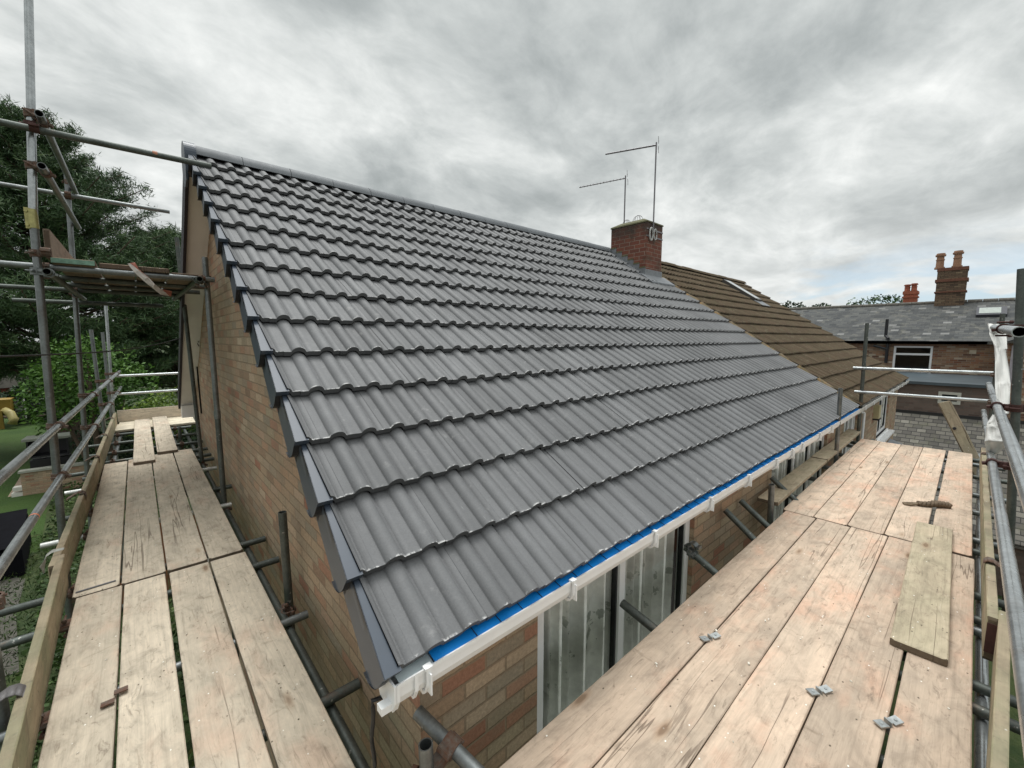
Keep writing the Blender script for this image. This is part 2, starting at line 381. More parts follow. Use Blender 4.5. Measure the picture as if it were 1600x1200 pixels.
BLUE = mat_simple('blue_eaves_strip', (.008, .25, .74), .42, 0, .12, 9)
BEIGE = mat_simple('beige_soffit_board', (.80, .785, .75), .7, 0, .06, 3)
DARKB = mat_simple('dark_trim_and_shade', (.018, .016, .022), .6, 0, .2, 9)
LEADF = mat_simple('lead_flashing', (.21, .22, .235), .5, .2, .25, 12, .3)
MOSSC = mat_simple('mossy_cement', (.13, .125, .07), .95, 0, .35, 30, .6)
CABLE = mat_simple('cable_black', (.01, .01, .01), .5)
STEEL = mat_simple('aerial_metal', (.20, .19, .20), .4, .6)
CREAM = mat_simple('cream_pot', (.34, .19, .12), .85, 0, .3, 10, .4)
TERRA = mat_simple('terracotta', (.34, .105, .06), .85, 0, .25, 10, .3)
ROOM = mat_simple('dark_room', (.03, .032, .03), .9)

g = NT('window_glass')
tr = g.n('ShaderNodeBsdfTransparent'); tr.inputs[0].default_value = (.98, .99, .98, 1)
gl = g.n('ShaderNodeBsdfGlossy'); gl.inputs['Roughness'].default_value = .02
fr = g.n('ShaderNodeFresnel'); fr.inputs[0].default_value = 1.55
mx = g.n('ShaderNodeMixShader'); g.L.new(fr.outputs[0], mx.inputs[0]); g.L.new(tr.outputs[0], mx.inputs[1]); g.L.new(gl.outputs[0], mx.inputs[2])
g.L.new(mx.outputs[0], g.N.get('Material Output').inputs[0]); GLASS = g.m

cu = NT('net_curtain'); p = cu.pos(); x, y, z = cu.sep(p)[:3]
fl = cu.voro(cu.map(p, scale=(9, 9, 9)), 1.0)
pet = cu.noise(p, 40, 3, .6)
msk = cu.math('MULTIPLY', cu.band(cu.math('ADD', fl, cu.math('MULTIPLY', pet, .8)), .70, .62), cu.math('MULTIPLY', cu.band(z, -1.45, -1.6), cu.band(z, -1.95, -1.8)))
cc = cu.mix(cu.math('MULTIPLY', msk, .75), (.92, .93, .89), (.30, .33, .28))
CURT = cu.done(cu.mix(1, cc, cu.ramp(cu.noise(p, 9, 4, .6), [(.3, .8), (.7, 1.15)]), 'MULTIPLY'), .9)

def leafmat(name, c1, c2, c3, rough=.55):
    m = NT(name); r = m.attr('rnd')
    c = m.ramp(r, [(0, c1), (.55, c2), (1, c3)])
    m.put(m.b.inputs['Subsurface Weight'], 0)
    return m.done(c, rough, spec=.3)
PINE = leafmat('pine_needles', (.022, .046, .020), (.058, .108, .042), (.12, .17, .065))
BUSHM = leafmat('bright_shrub_leaves', (.030, .075, .012), (.075, .165, .025), (.15, .27, .045))
DARKL = leafmat('dark_shrub_leaves', (.010, .022, .010), (.022, .048, .018), (.05, .09, .03))
YELL = leafmat('yellow_green_leaves', (.05, .09, .012), (.12, .19, .025), (.20, .27, .04))
BARK = mat_simple('pine_bark', (.085, .06, .042), .95, 0, .3, 6, .6)

# ------------------------------------------------------------------ GROUND
GZ = -6.1
gm = NT('rough_grass'); p = gm.pos()
c = gm.mix(gm.band(gm.noise(p, .9, 7, .7), .4, .6), (.020, .040, .008), (.048, .068, .018))
c = gm.mix(gm.band(gm.noise(p, 5, 5, .7), .55, .75), c, (.085, .085, .04))
gm.bump(gm.noise(p, 12, 5, .7), .8, .05); GRASSM = gm.done(c, .95)
lm = NT('lawn_grass'); p = lm.pos()
c = lm.mix(lm.band(lm.noise(p, .35, 5, .6), .35, .65), (.028, .066, .007), (.048, .095, .012))
c = lm.mix(lm.band(lm.noise(p, 1.4, 5, .7), .56, .72), c, (.06, .06, .018))
lm.bump(lm.noise(p, 14, 5, .75), .9, .06); LAWNM = lm.done(c, .95)
def sheet(name, pts, z, mat, kind='structure', sub=0):
    b = MB(); b.add([(q[0], q[1], z) for q in pts], [tuple(range(len(pts)))]); return obj(name, b, mat, kind=kind)
sheet('ground', [(-700, -700), (900, -700), (900, 900), (-700, 900)], GZ, GRASSM)
sheet('lawn', [(-22, 17.5), (-2.5, 17.5), (-2.9, 23), (-3.2, 36), (-4.5, 48), (-22, 52)], GZ + .004, LAWNM)
PATIO = grid_mat('patio_paving', .45, .45, .02, .02, [(0, (.30, .23, .17)), (.5, (.36, .28, .20)), (1, (.28, .22, .17))], (.16, .13, .1), bump=.2)
PATIO2 = mat_simple('patio_slabs', (.33, .25, .18), .9, 0, .2, 2.5, .2)
sheet('patio', [az(12, 777, GZ)[:2], az(62, 769, GZ)[:2], az(60, 738, GZ)[:2], az(36, 738, GZ)[:2]], GZ + .012, PATIO2)
sheet('gravel_yard', [(.6, -1), (40, -1), (40, -30), (.6, -30)], GZ + .01, mat_simple('grey_yard', (.12, .115, .105), .95, 0, .3, 1.2, .4))
sheet('path', [az(0, 900, GZ)[:2], az(40, 905, GZ)[:2], az(25, 960, GZ)[:2], az(30, 1050, GZ)[:2], az(0, 1060, GZ)[:2]], GZ + .012, mat_simple('path_slabs', (.085, .08, .065), .9, 0, .2, 2.5, .2))

# ------------------------------------------------------------------ GREY HOUSE
VX = .475                    # outer face of the verge
YE, ZE = 1.145, -1.058       # tile edge at the eaves
PIT = math.atan(.684); TP = .684
GA = .335                    # gauge
WY, WX = 1.30, .70           # brick faces
RY = 5.27                    # ridge line
PX = 8.10                    # party line
sl = Vector((0, math.cos(PIT), math.sin(PIT))); nr = Vector((0, -math.sin(PIT), math.cos(PIT)))

prof = []                    # one 150 mm module, the roll centred at u = 0
for k in range(-6, 7):
    a = math.sin(k / 6 * math.pi / 2); prof.append((a * .037, .029 * max(0, 1 - a * a) ** .62))
prof = [(-.0745, .0010), (-.046, 0), (-.0385, .0004)] + prof + [(.0385, .0004), (.0425, .0004), (.0435, -.0030), (.0455, -.0030), (.0465, .0), (.0745, .0012)]

def tiles(b, x0, x1, roll0, n, rowjit=.0019, seedv=3, skip=None, lift=0., slope_dir=1, wear=0., stag=0):
    rd = random.Random(seedv)
    k0 = int(math.floor((x0 - roll0) / .3)) - 1; k1 = int(math.ceil((x1 - roll0) / .3)) + 1
    for i in range(n):
        base = Vector((0, YE, ZE)) + sl * (i * GA)
        for k in range(k0, k1):
            cx = roll0 + .3 * k
            xs = [cx + u for u, _ in prof] + [cx + .15 + u for u, _ in prof]; hs = [h for _, h in prof] * 2
            xs = [min(max(x, x0), x1) for x in xs]
            if xs[-1] - xs[0] < .002: continue
            if skip and skip(.5 * (xs[0] + xs[-1]), (base + sl * .17)): continue
            r = rd.random(); j = rd.uniform(-1, 1) * rowjit; j2 = rd.uniform(-1, 1) * rowjit; ds = rd.uniform(-1, 1) * (rowjit * 1.6)
            n_ = len(xs); vs = []; va = []
            for row, (s_, h_) in enumerate(((0, .046), (GA * .5, .027), (GA + .012, .006))):
                for x, h in zip(xs, hs):
                    tt = (x - xs[0]) / .3; wv = mnoise.noise(Vector((x * 9, i * 3.1, row * .4))) * wear
                    q = base + sl * (s_ + (ds if row < 2 else 0)) + nr * (h_ + h + j * (1 - tt) + j2 * tt + lift + wv); vs.append((x, q.y, q.z)); va.append(1 - s_ / GA)
            fs = [(a, a + 1, n_ + a + 1, n_ + a) for a in range(n_ - 1)] + [(n_ + a, n_ + a + 1, 2 * n_ + a + 1, 2 * n_ + a) for a in range(n_ - 1)]
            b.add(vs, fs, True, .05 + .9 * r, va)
            # thickness of the tail: nose and underside
            vs2 = []
            for h_ in (.046, .046 - .027):
                for x, h in zip(xs, hs):
                    tt = (x - xs[0]) / .3; wv = mnoise.noise(Vector((x * 9, i * 3.1, 0))) * wear
                    e = mnoise.noise(Vector((x * 60, i * 7.7, 2))) * .0012
                    q = base + sl * (ds + (e if h_ > .02 else -.001)) + nr * (h_ + h + j * (1 - tt) + j2 * tt + lift + wv); vs2.append((x, q.y, q.z))
            for x, h in zip(xs, hs):
                tt = (x - xs[0]) / .3
                q = base + sl * .07 + nr * (.015 + h + lift + j * (1 - tt) + j2 * tt); vs2.append((x, q.y, q.z))
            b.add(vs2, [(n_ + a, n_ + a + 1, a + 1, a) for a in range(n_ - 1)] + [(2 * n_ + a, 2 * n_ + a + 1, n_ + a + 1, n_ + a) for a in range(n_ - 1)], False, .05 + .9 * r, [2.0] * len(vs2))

CH = (7.35, 7.93, 4.36, 5.16)   # chimney footprint
house = thing('semi_detached_house', (WX, WY, GZ), 'buff brick house with new dark grey tiled roof, white gutter and blue eaves strip', 'house')
b = MB(); tiles(b, VX + .05, PX, .664, 15, skip=lambda x, q: CH[0] + .02 < x < CH[1] + .1 and q.y > CH[2] - .05 and q.y < CH[3])
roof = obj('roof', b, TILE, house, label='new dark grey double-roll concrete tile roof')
# underlay slab so nothing shows through
b = MB()
def slab(b, x0, x1, t0=.0, t1=-.10):
    a = Vector((0, YE + .06, ZE + .06 * TP)); e = Vector((0, RY, ZE + (RY - YE) * TP))
    pts = [a + nr * t0, e + nr * t0, e + nr * t1, a + nr * t1]
    b.prism([(x0, q.y, q.z) for q in pts], (x1 - x0, 0, 0))
slab(b, VX + .03, PX)
ry1 = RY + (RY - YE)
b.prism([(VX + .03, RY, ZE + (RY - YE) * TP), (VX + .03, ry1, ZE), (VX + .03, ry1, ZE - .1), (VX + .03, RY, ZE + (RY - YE) * TP - .1)], (PX - VX, 0, 0))
obj('underlay', b, DARKB, house)
# rear slope covering (plain courses, seen only edge on)
b = MB()
for i in range(15):
    a = Vector((0, ry1, ZE)) + Vector((0, -math.cos(PIT), math.sin(PIT))) * (i * GA); c_ = a + Vector((0, -math.cos(PIT), math.sin(PIT))) * (GA + .03)
    nn = Vector((0, math.sin(PIT), math.cos(PIT)))
    b.prism([(VX + .04, *(a + nn * .035)[1:]), (VX + .04, *(c_ + nn * .008)[1:]), (VX + .04, *(c_ + nn * .002)[1:]), (VX + .04, *(a + nn * .012)[1:])], (PX - VX, 0, 0))
obj('rear_roof', b, TILE, house)
# ridge tiles
zr = ZE + (RY - YE) * TP + .004
k = 0; x = VX + .02
while x < CH[0] + .0:
    b = MB(); x2 = min(x + .447, CH[0] + .02)
    pr = []
    for a in range(-7, 8):
        t = a / 7 * R_(80); pr.append((math.sin(t) * .142, math.cos(t) * .142 - .045))
    jz = random.uniform(-.002, .002)
    o_ = [(x, RY + u, zr + v + jz) for u, v in pr]; o2 = [(x2 - .005, RY + u, zr + v + jz) for u, v in pr]
    i_ = [(x, RY + u * .88, zr + v * .88 - .004) for u, v in pr]; i2 = [(x2 - .005, RY + u * .88, zr + v * .88 - .004) for u, v in pr]
    n = len(pr)
    b.add(o_ + o2, [(a, n + a, n + a + 1, a + 1) for a in range(n - 1)], True, .5)
    b.add(o_ + i_, [(a, a + 1, n + a + 1, n + a) for a in range(n - 1)], False, .4)
    b.add([o_[0], o2[0], i2[0], i_[0]], [(0, 1, 2, 3)], False, .4); b.add([o_[-1], o2[-1], i2[-1], i_[-1]], [(3, 2, 1, 0)], False, .4)
    b.add(i_ + i2, [(a, a + 1, n + a + 1, n + a) for a in range(n - 1)], False, .4)
    obj('ridge_tile', b, RIDGE, house)
    x += .447; k += 1
# dark ridge roll just under the ridge tiles
b = MB(); b.box((VX + .05, RY - .10, zr - .10), (CH[0], RY + .10, zr - .035)); obj('ridge_roll', b, DARKB, house)
# block end cap of the ridge at the verge
b = MB(); pts = []
for a in range(-9, 10):
    t = a / 9 * R_(90); pts.append((math.sin(t) * .146, math.cos(t) * .140 - .03))
pts = [(-.150, -.19), ] + pts + [(.150, -.19), (.13, -.27), (0, -.31), (-.13, -.27)]
b.prism([(VX - .012, RY + u, zr + v) for u, v in pts], (.018, 0, 0))
b.prism([(VX + .006, RY + u * .99, zr + v) for u, v in pts[:21]], (.075, 0, 0))
obj('ridge_end_cap', b, CAP, house)
# dry verge caps
def verge(i):
    b = MB(); s0 = i * GA - .014; s1 = s0 + GA + .05
    B0 = Vector((0, YE, ZE))
    def q(s, h, x): v = B0 + sl * s + nr * h; return (x, v.y, v.z)
    hl = .066; hh = .028         # top of flange at tail / head
    xo = lambda s: VX + .028 * (s - s0) / GA       # the head tucks behind the cap above
    low = []
    for t in range(0, 9):
        a = t / 8 * math.pi / 2
        low.append((s0 + .004 + (1 - math.cos(a)) ** 1.3 * .085, hl - .030 - math.sin(a) * .125))
    side = [(s0, hl)] + low + [(s1, -.112), (s1, hh)]
    b.add([q(s, h, xo(s)) for s, h in side] + [q(s, h, xo(s) + .003) for s, h in side],
          [tuple(range(len(side))), tuple(range(2 * len(side) - 1, len(side) - 1, -1))] + [(k, len(side) + k, len(side) + (k + 1) % len(side), (k + 1) % len(side)) for k in range(len(side))])
    xf = VX + .058
    b.add([q(s0, hl, VX), q(s0, hl, xf), q(s1, hh, xf), q(s1, hh, xo(s1))], [(0, 1, 2, 3)])
    b.add([q(s0, hl, VX), q(s0 + .002, hl - .026, VX), q(s0 + .002, hl - .026, xf), q(s0, hl, xf)], [(0, 1, 2, 3)])
    b.add([q(s0, hl, xf), q(s0 + .002, hl - .026, xf), q(s1, hh - .02, xf), q(s1, hh, xf)], [(0, 1, 2, 3)])
    # shoulder moulding along the outer arris above the mid point
    b.add([q(s0 + .17, hl - .011, VX - .004 + .008), q(s0 + .17, hl - .040, VX - .003 + .008), q(s1, hh - .020, xo(s1) - .004), q(s1, hh + .002, xo(s1) - .004)], [(0, 1, 2, 3)])
    o = obj('verge_cap', b, CAP, house)
    nb = MB(); vs = []
    for s, h in [(s0 + .002, hl - .026)] + low: vs += [q(s - .001, h, VX - .0005), q(s - .001, h, VX + .024)]
    nb.add(vs, [(2 * k, 2 * k + 2, 2 * k + 3, 2 * k + 1) for k in range(len(vs) // 2 - 1)])
    obj('nose_seal', nb, BLACKPL, o)
for i in range(15): verge(i)
# rear verge: dark board painted as the grey caps in shade, and beige soffit under the overhang, both slopes
b = MB()
e = Vector((0, RY, ZE + (RY - YE) * TP)); f_ = Vector((0, ry1 + .05, ZE - .034))
b.prism([(VX - .004, e.y + .13, e.z - .05), (VX - .004, f_.y, f_.z + .03), (VX - .004, f_.y, f_.z - .17), (VX - .004, e.y + .02, e.z - .22)], (.03, 0, 0))
obj('verge_shade_board', b, DARKB, house)
b = MB()
b.prism([(VX + .026, e.y, e.z - .12), (VX + .026, f_.y - .1, f_.z - .07), (VX + .026, f_.y - .1, f_.z - .10), (VX + .026, e.y, e.z - .15)], (WX - VX - .026, 0, 0))
b.prism([(VX + .075, YE + .1, ZE + .1 * TP - .10), (VX + .075, e.y, e.z - .10), (VX + .075, e.y, e.z - .13), (VX + .075, YE + .1, ZE + .1 * TP - .13)], (WX - VX - .075, 0, 0))
b.box((VX + .03, ry1 - .16, ZE - .34), (WX + .02, ry1 + .03, ZE - .13))
obj('soffit', b, BEIGE, house)
# gable wall
b = MB()
zt = lambda y: ZE + (min(y, 2 * RY - y) - YE) * TP - .13
ys = [WY, RY, 2 * RY - WY]
b.prism([(WX, WY, GZ), (WX, WY, zt(WY)), (WX, RY, zt(RY)), (WX, 2 * RY - WY, zt(WY)), (WX, 2 * RY - WY, GZ)], (.1, 0, 0))
obj('gable_wall', b, BR, house)
# front wall with window openings
def wallrun(b, xa, xb, wins, ztop, zbot, y0, y1):
    x = xa
    for (wa, wb, z0, z1) in wins:
        b.box((x, y0, zbot), (wa, y1, ztop)); b.box((wa, y0, zbot), (wb, y1, z0))
        if z1 < ztop: b.box((wa, y0, z1), (wb, y1, ztop))
        x = wb
    b.box((x, y0, zbot), (xb, y1, ztop))
ZT = ZE - .10
W1 = (1.335, 3.0, -2.45, ZT - .02); W2 = (4.75, 7.12, -2.45, ZT - .02)
b = MB(); wallrun(b, WX + .1, PX, [W1, W2], ZT, GZ, WY, WY + .1)
obj('front_wall', b, BR, house)
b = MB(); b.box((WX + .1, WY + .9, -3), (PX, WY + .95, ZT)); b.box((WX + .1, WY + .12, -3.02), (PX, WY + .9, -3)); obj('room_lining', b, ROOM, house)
b = MB(); b.box((VX + .09, WY - .065, ZE - .17), (PX, WY - .045, ZE - .005)); b.box((VX + .09, WY - .045, ZT - .012), (PX, WY + .02, ZT - .002)); obj('fascia', b, WPVC, house)

def window(parent, wx0, wx1, z0, z1, y, posts, curt=True, fw=.068, open_at=None):
    b = MB(); yf = y + .035
    b.box((wx0, yf, z0), (wx0 + fw, yf + .06, z1)); b.box((wx1 - fw, yf, z0), (wx1, yf + .06, z1))
    b.box((wx0 + fw, yf, z1 - fw), (wx1 - fw, yf + .06, z1)); b.box((wx0 + fw, yf, z0), (wx1 - fw, yf + .06, z0 + fw))
    b.box((wx0 - .03, y - .03, z0 - .03), (wx1 + .03, yf + .02, z0))
    for pz in posts: b.box((pz - .03, yf - .004, z0 + fw), (pz + .03, yf + .056, z1 - fw))
    # inner sash beads
    edges = [wx0 + fw] + [q for pz in posts for q in (pz - .03, pz + .03)] + [wx1 - fw]
    fo = obj('window', b, WPVC, parent)
    for k in range(0, len(edges), 2):
        a, c_ = edges[k], edges[k + 1]
        sb = MB()
        sb.box((a, yf + .012, z0 + fw), (a + .014, yf + .045, z1 - fw)); sb.box((c_ - .014, yf + .012, z0 + fw), (c_, yf + .045, z1 - fw))
        sb.box((a + .014, yf + .012, z0 + fw), (c_ - .014, yf + .045, z0 + fw + .014)); sb.box((a + .014, yf + .012, z1 - fw - .014), (c_ - .014, yf + .045, z1 - fw))
        obj('bead', sb, BLACKPL, fo)
        gb = MB(); gb.add([(a + .012, yf + .03, z0 + fw), (c_ - .012, yf + .03, z0 + fw), (c_ - .012, yf + .03, z1 - fw), (a + .012, yf + .03, z1 - fw)], [(0, 1, 2, 3)])
        obj('pane', gb, GLASS, fo)
    if curt:
        cb = MB(); xs = np.arange(wx0 + .02, wx1 - .075, .008); vs = []
        for x in xs:
            ph = mnoise.noise(Vector((x * 2.2, 3, 1))) * 3.5
            f1 = math.sin(x * 62 + ph * 3); yy = yf + .070 + .018 * (f1 if f1 > -.2 else -.2 + (f1 + .2) * 2.1) * 1.15 + .015 * math.sin(x * 23 + ph)
            for zz in (z0 - .1, z1): vs.append((x, yy + (.01 * math.sin(x * 40) if zz < -2 else 0), zz))
        n = len(xs)
        cb.add(vs, [(2 * k, 2 * k + 2, 2 * k + 3, 2 * k + 1) for k in range(n - 1)], True)
        obj('net_curtain', cb, CURT, fo)
    return fo
window(house, W1[0] + .012, W1[1], W1[2], W1[3] - .002, WY, [2.105])
window(house, W2[0] + .012, W2[1], W2[2], W2[3] - .002, WY, [5.66, 6.35])

# gutter (square-line profile), outlet end, brackets
LY, LZ = 1.101, -1.058    # outer lip
def gut(b, x0, x1, ly, lz):
    pr = [(0, 0), (0, -.012), (.004, -.014), (.004, -.040), (.014, -.062), (.022, -.070), (.100, -.070), (.108, -.060), (.108, -.004), (.105, -.004), (.105, -.058), (.098, -.067), (.024, -.067), (.018, -.060), (.008, -.038), (.008, -.002)]
    b.prism([(x0, ly + u, lz + v * 1.2) for u, v in pr], (x1 - x0, 0, 0))
b = MB(); gut(b, VX + .036, PX, LY, LZ)
gutter = obj('gutter', b, WPVC, house)
b = MB()   # stop end: deeper running outlet fitting
pr = [(-.006, .003), (-.006, -.045), (.012, -.078), (.1, -.078), (.112, -.06), (.112, .003)]
b.prism([(VX + .030, LY + u, LZ + v * 1.18) for u, v in pr], (.007, 0, 0))
pr2 = [(-.006, .004), (-.006, -.045), (.012, -.077), (.1, -.077), (.112, -.06), (.112, -.0), (.109, -.0), (.109, -.056), (.097, -.072), (.014, -.072), (-.002, -.043), (-.002, .0)]
obj('stop_end', b, WPVC, gutter)
for xa in (VX + .036, VX + .10): b = MB(); b.prism([(xa, LY + u, LZ + v * 1.17) for u, v in pr2], (.012, 0, 0)); obj('gutter_band', b, WPVC, gutter)
b = MB(); b.prism([(VX - .004, LY + u, LZ + v) for u, v in ((.014, -.062), (.046, -.062), (.046, -.086), (.014, -.086))], (.034, 0, 0))
obj('outlet_spigot', b, WPVC, gutter)
for (gx, gy) in [(664, 1040), (893, 908), (1022, 832), (1110, 780), (1170, 744), (1213, 716), (1238, 702), (1254, 690), (1281, 673), (1300, 661)]:
    xx = ay(gx, gy, LY)[0]
    if xx > PX - .05: continue
    b = MB(); o2 = [(-.004, .006), (-.006, -.045), (.010, -.076), (.104, -.076), (.112, -.06), (.112, .0), (.128, .0), (.128, -.08), (.115, -.085), (.06, -.085), (.02, -.088), (.006, -.078), (-.012, -.05), (-.012, .006)]
    b.prism([(xx, LY + u, LZ + v * 1.17) for u, v in o2], (.020, 0, 0))
    b.box((xx - .004, LY - .010, LZ - .003), (xx + .024, LY + .012, LZ + .006))
    b.box((xx + .008, LY - .022, LZ - .085), (xx + .013, LY + .03, LZ - .012))
    obj('gutter_bracket', b, WPVC, gutter)
# blue eaves strip dropping into the gutter, with the slots of its comb
b = MB()
b.prism([(VX + .185, YE + .065, ZE + .022), (VX + .185, YE + .012, ZE + .004), (VX + .185, LY + .010, LZ - .008), (VX + .185, LY + .010, LZ - .012), (VX + .185, YE + .012, ZE - .001), (VX + .185, YE + .07, ZE + .016)], (PX - VX - .185, 0, 0))
ev = obj('eaves_strip', b, BLUE, house)
b = MB()
x = VX + .36
while x < PX:
    q0 = Vector((x, YE + .012, ZE + .0055)); q1 = Vector((x, LY + .012, LZ - .0065))
    b.obox((q0 + q1) / 2 + Vector((0, 0, .0008)), (1, 0, 0), q1 - q0, (q1 - q0).cross(Vector((1, 0, 0))), .0012, (q1 - q0).length / 2, .001)
    x += .112
obj('slot', b, DARKB, ev)
b = MB(); b.prism([(VX + .06, YE + .06, ZE + .004), (VX + .06, LY + .015, LZ - .018), (VX + .06, LY + .015, LZ - .023), (VX + .06, YE + .06, ZE - .005)], (.124, 0, 0)); obj('gutter_liner', b, mat_simple('pale_liner', (.62, .70, .72), .5), house)
# cable hanging down the gable corner
b = MB(); top = Vector((VX + .03, YE - .0, ZE - .22))
pts = []
q0 = ay(581, 1095, 1.20); q1 = ay(584, 1205, 1.22)
for t in np.linspace(0, 1, 12): pts.append(q0.lerp(q1, t) + Vector((.004 * math.sin(t * 9), 0, 0)))
pts += [pts[-1] + Vector((.02, .02, -.6)), pts[-1] + Vector((.05, .02, -4.0))]
b.path([Vector((VX + .04, YE + .05, ZE - .1))] + pts, .007, 8); obj('cable', b, CABLE, house)
# wires where the old cable meets the gable
b = MB()
for k in range(3):
    c0 = Vector((WX - .02, 8.35, .05 - k * .06)); b.path([c0, c0 + Vector((-.03, -.2, .06)), c0 + Vector((-.02, -.5, .02 * k)), c0 + Vector((0, -.7, -.05))], .006, 6)
b.path([Vector((WX - .01, 8.2, 1.0)), Vector((WX - .015, 8.25, .4)), Vector((WX - .01, 8.3, -.3)), Vector((WX - .01, 8.2, -1.2))], .012, 6)
obj('wire_loop', b, CABLE, house)
# rear downpipe
b = MB(); b.tube((.62, 9.45, ZE - .12), (.74, 9.42, ZE - .5), .034, 14); b.tube((.74, 9.42, ZE - .5), (.74, 9.42, GZ), .034, 14); obj('downpipe', b, WPVC, house)
b = MB(); b.box((WX + .2, 9.13, GZ), (PX, 9.23, ZT)); obj('rear_wall', b, BR, house)

# chimney on the party line
b = MB(); b.box((CH[0], CH[2], .9), (CH[1], CH[3], 2.20)); chim = obj('chimney', b, BR3, house, label='weathered red brick chimney stack')
b = MB()
cx0, cx1, cy0, cy1 = CH
b.add([(cx0 - .015, cy0 - .015, 2.20), (cx1 + .015, cy0 - .015, 2.20), (cx1 + .015, cy1 + .015, 2.20), (cx0 - .015, cy1 + .015, 2.20),
       (cx0 - .01, cy0 - .01, 2.225), (cx1 + .01, cy0 - .01, 2.225), (cx1 + .01, cy1 + .01, 2.225), (cx0 - .01, cy1 + .01, 2.225),
       (cx0 + .12, cy0 + .14, 2.30), (cx1 - .12, cy0 + .14, 2.30), (cx1 - .12, cy1 - .14, 2.30), (cx0 + .12, cy1 - .14, 2.30)],
      [(0, 3, 2, 1), (0, 1, 5, 4), (1, 2, 6, 5), (2, 3, 7, 6), (3, 0, 4, 7), (4, 5, 9, 8), (5, 6, 10, 9), (6, 7, 11, 10), (7, 4, 8, 11), (8, 9, 10, 11)])
obj('cement_cap', b, MOSSC, chim)
zr_at = lambda y: ZE + (y - YE) * TP + .05
b = MB()
n = 6
for k in range(n):      # stepped side flashing
    y0 = cy0 + (cy1 - cy0) * k / n; y1 = cy0 + (cy1 - cy0) * (k + 1) / n
    b.box((cx0 - .006, y0, zr_at(y0) - .1), (cx0, y1, zr_at(y0) + .16))
b.prism([(cx0 - .16, cy0 - .1, zr_at(cy0 - .1) - .02), (cx0 - .16, cy1, zr_at(cy1) - .02), (cx0 - .16, cy1, zr_at(cy1) + .008), (cx0 - .16, cy0 - .1, zr_at(cy0 - .1) + .008)], (.16, 0, 0))
b.box((cx0 - .02, cy0 - .012, zr_at(cy0) - .1), (cx1 + .02, cy0, zr_at(cy0) + .13))
b.prism([(cx0 - .16, cy0 - .24, zr_at(cy0 - .24) + .0), (cx0 - .16, cy0, zr_at(cy0) + .0), (cx0 - .16, cy0, zr_at(cy0) + .03), (cx0 - .16, cy0 - .24, zr_at(cy0 - .24) + .025)], (cx1 - cx0 + .3, 0, 0))
obj('flashing', b, LEADF, chim)
b = MB()
for k in range(n): y0 = cy0 + (cy1 - cy0) * k / n; b.box((cx0 - .013, y0, zr_at(y0) + .155), (cx0 + .0, y0 + (cy1 - cy0) / n * 1.0, zr_at(y0) + .180))
obj('mortar_fillet', b, MOSSC, chim)
for (yy, rr) in ((4.72, .11), (4.98, .085)):
    b = MB()
    for a in range(4):
        t0 = a * math.pi / 4; b.path([(7.62 + math.cos(t0) * rr * math.cos(s), yy + math.sin(t0) * rr * math.cos(s), 2.29 + rr * 1.3 * math.sin(s)) for s in np.linspace(0, math.pi, 13)], .0035, 5)
    obj('wire_guard', b, STEEL, chim)
b = MB()
b.path([(7.46 + .055 * math.cos(s), cy0 - .03, 1.98 + .115 * math.sin(s)) for s in np.linspace(0, 2 * math.pi, 21)], .016, 7)
b.path([(7.60 + .05 * math.cos(s), cy0 - .035, 1.99 + .10 * math.sin(s)) for s in np.linspace(0, 2 * math.pi, 21)], .012, 7)
obj('cable_coil', b, mat_simple('pale_cable', (.45, .45, .43), .5), chim)
b = MB(); b.box((cx0 - .008, cy0 - .008, 1.93), (cx1 + .008, cy0 - .0, 1.955)); b.box((cx0 - .008, cy0 - .008, 2.06), (cx1 + .008, cy0, 2.085)); obj('lashing_strap', b, STEEL, chim)

def aerial(base, top, end, n, spread, label, folded=False):
    t = thing('tv_aerial', base, label, 'aerial')
    b = MB(); b.tube(base, top + Vector((0, 0, .05)), .014, 10); obj('mast', b, STEEL, t)
    b = MB(); b.tube(top, end, .011 if n > 9 else .016, 8); boom = obj('boom', b, STEEL, t)
    d = (end - top).normalized(); s_ = d.cross(Vector((0, 0, 1))).normalized(); upv = s_.cross(d)
    b = MB(); L_ = (end - top).length
    for k in range(n):
        c_ = top + d * (L_ * (k + .5) / n); b.tube(c_ - s_ * spread, c_ + s_ * spread, .0035, 5)
        if folded: b.tube(c_ - upv * spread * .6, c_ + upv * spread * .6, .003, 5)
    obj('element', b, STEEL, t)
    b = MB()
    for q in (-.10, .10): b.tube(top + upv * q - s_ * .12 - d * .04, top + upv * q + s_ * .12 - d * .04, .004, 5); b.tube(top + upv * q * .2 - d * .04, top + upv * q - d * .04, .004, 5)
    obj('reflector', b, STEEL, t)
    return t
m1b = ay(1022, 352, 4.31); m1t = ay(1026, 226, 4.31); m1t = Vector((m1b.x, m1b.y, m1t.z))
aerial(Vector((m1b.x, 4.325, 2.0)), m1t + Vector((0, .015, 0)), az(946, 241, m1t.z - .02), 8, .03, 'tall grey television aerial with short stubs on its boom, right-hand mast on the chimney', True)
m2b = Vector((7.60, 5.03, 2.25)); m2t = ay(972, 276, 5.03); m2t = Vector((m2b.x + .0, 5.03, m2t.z))
aerial(m2b, m2t, az(905, 293, m2t.z - .1), 14, .055, 'thin comb-like television aerial, the lower left-hand one on the chimney')

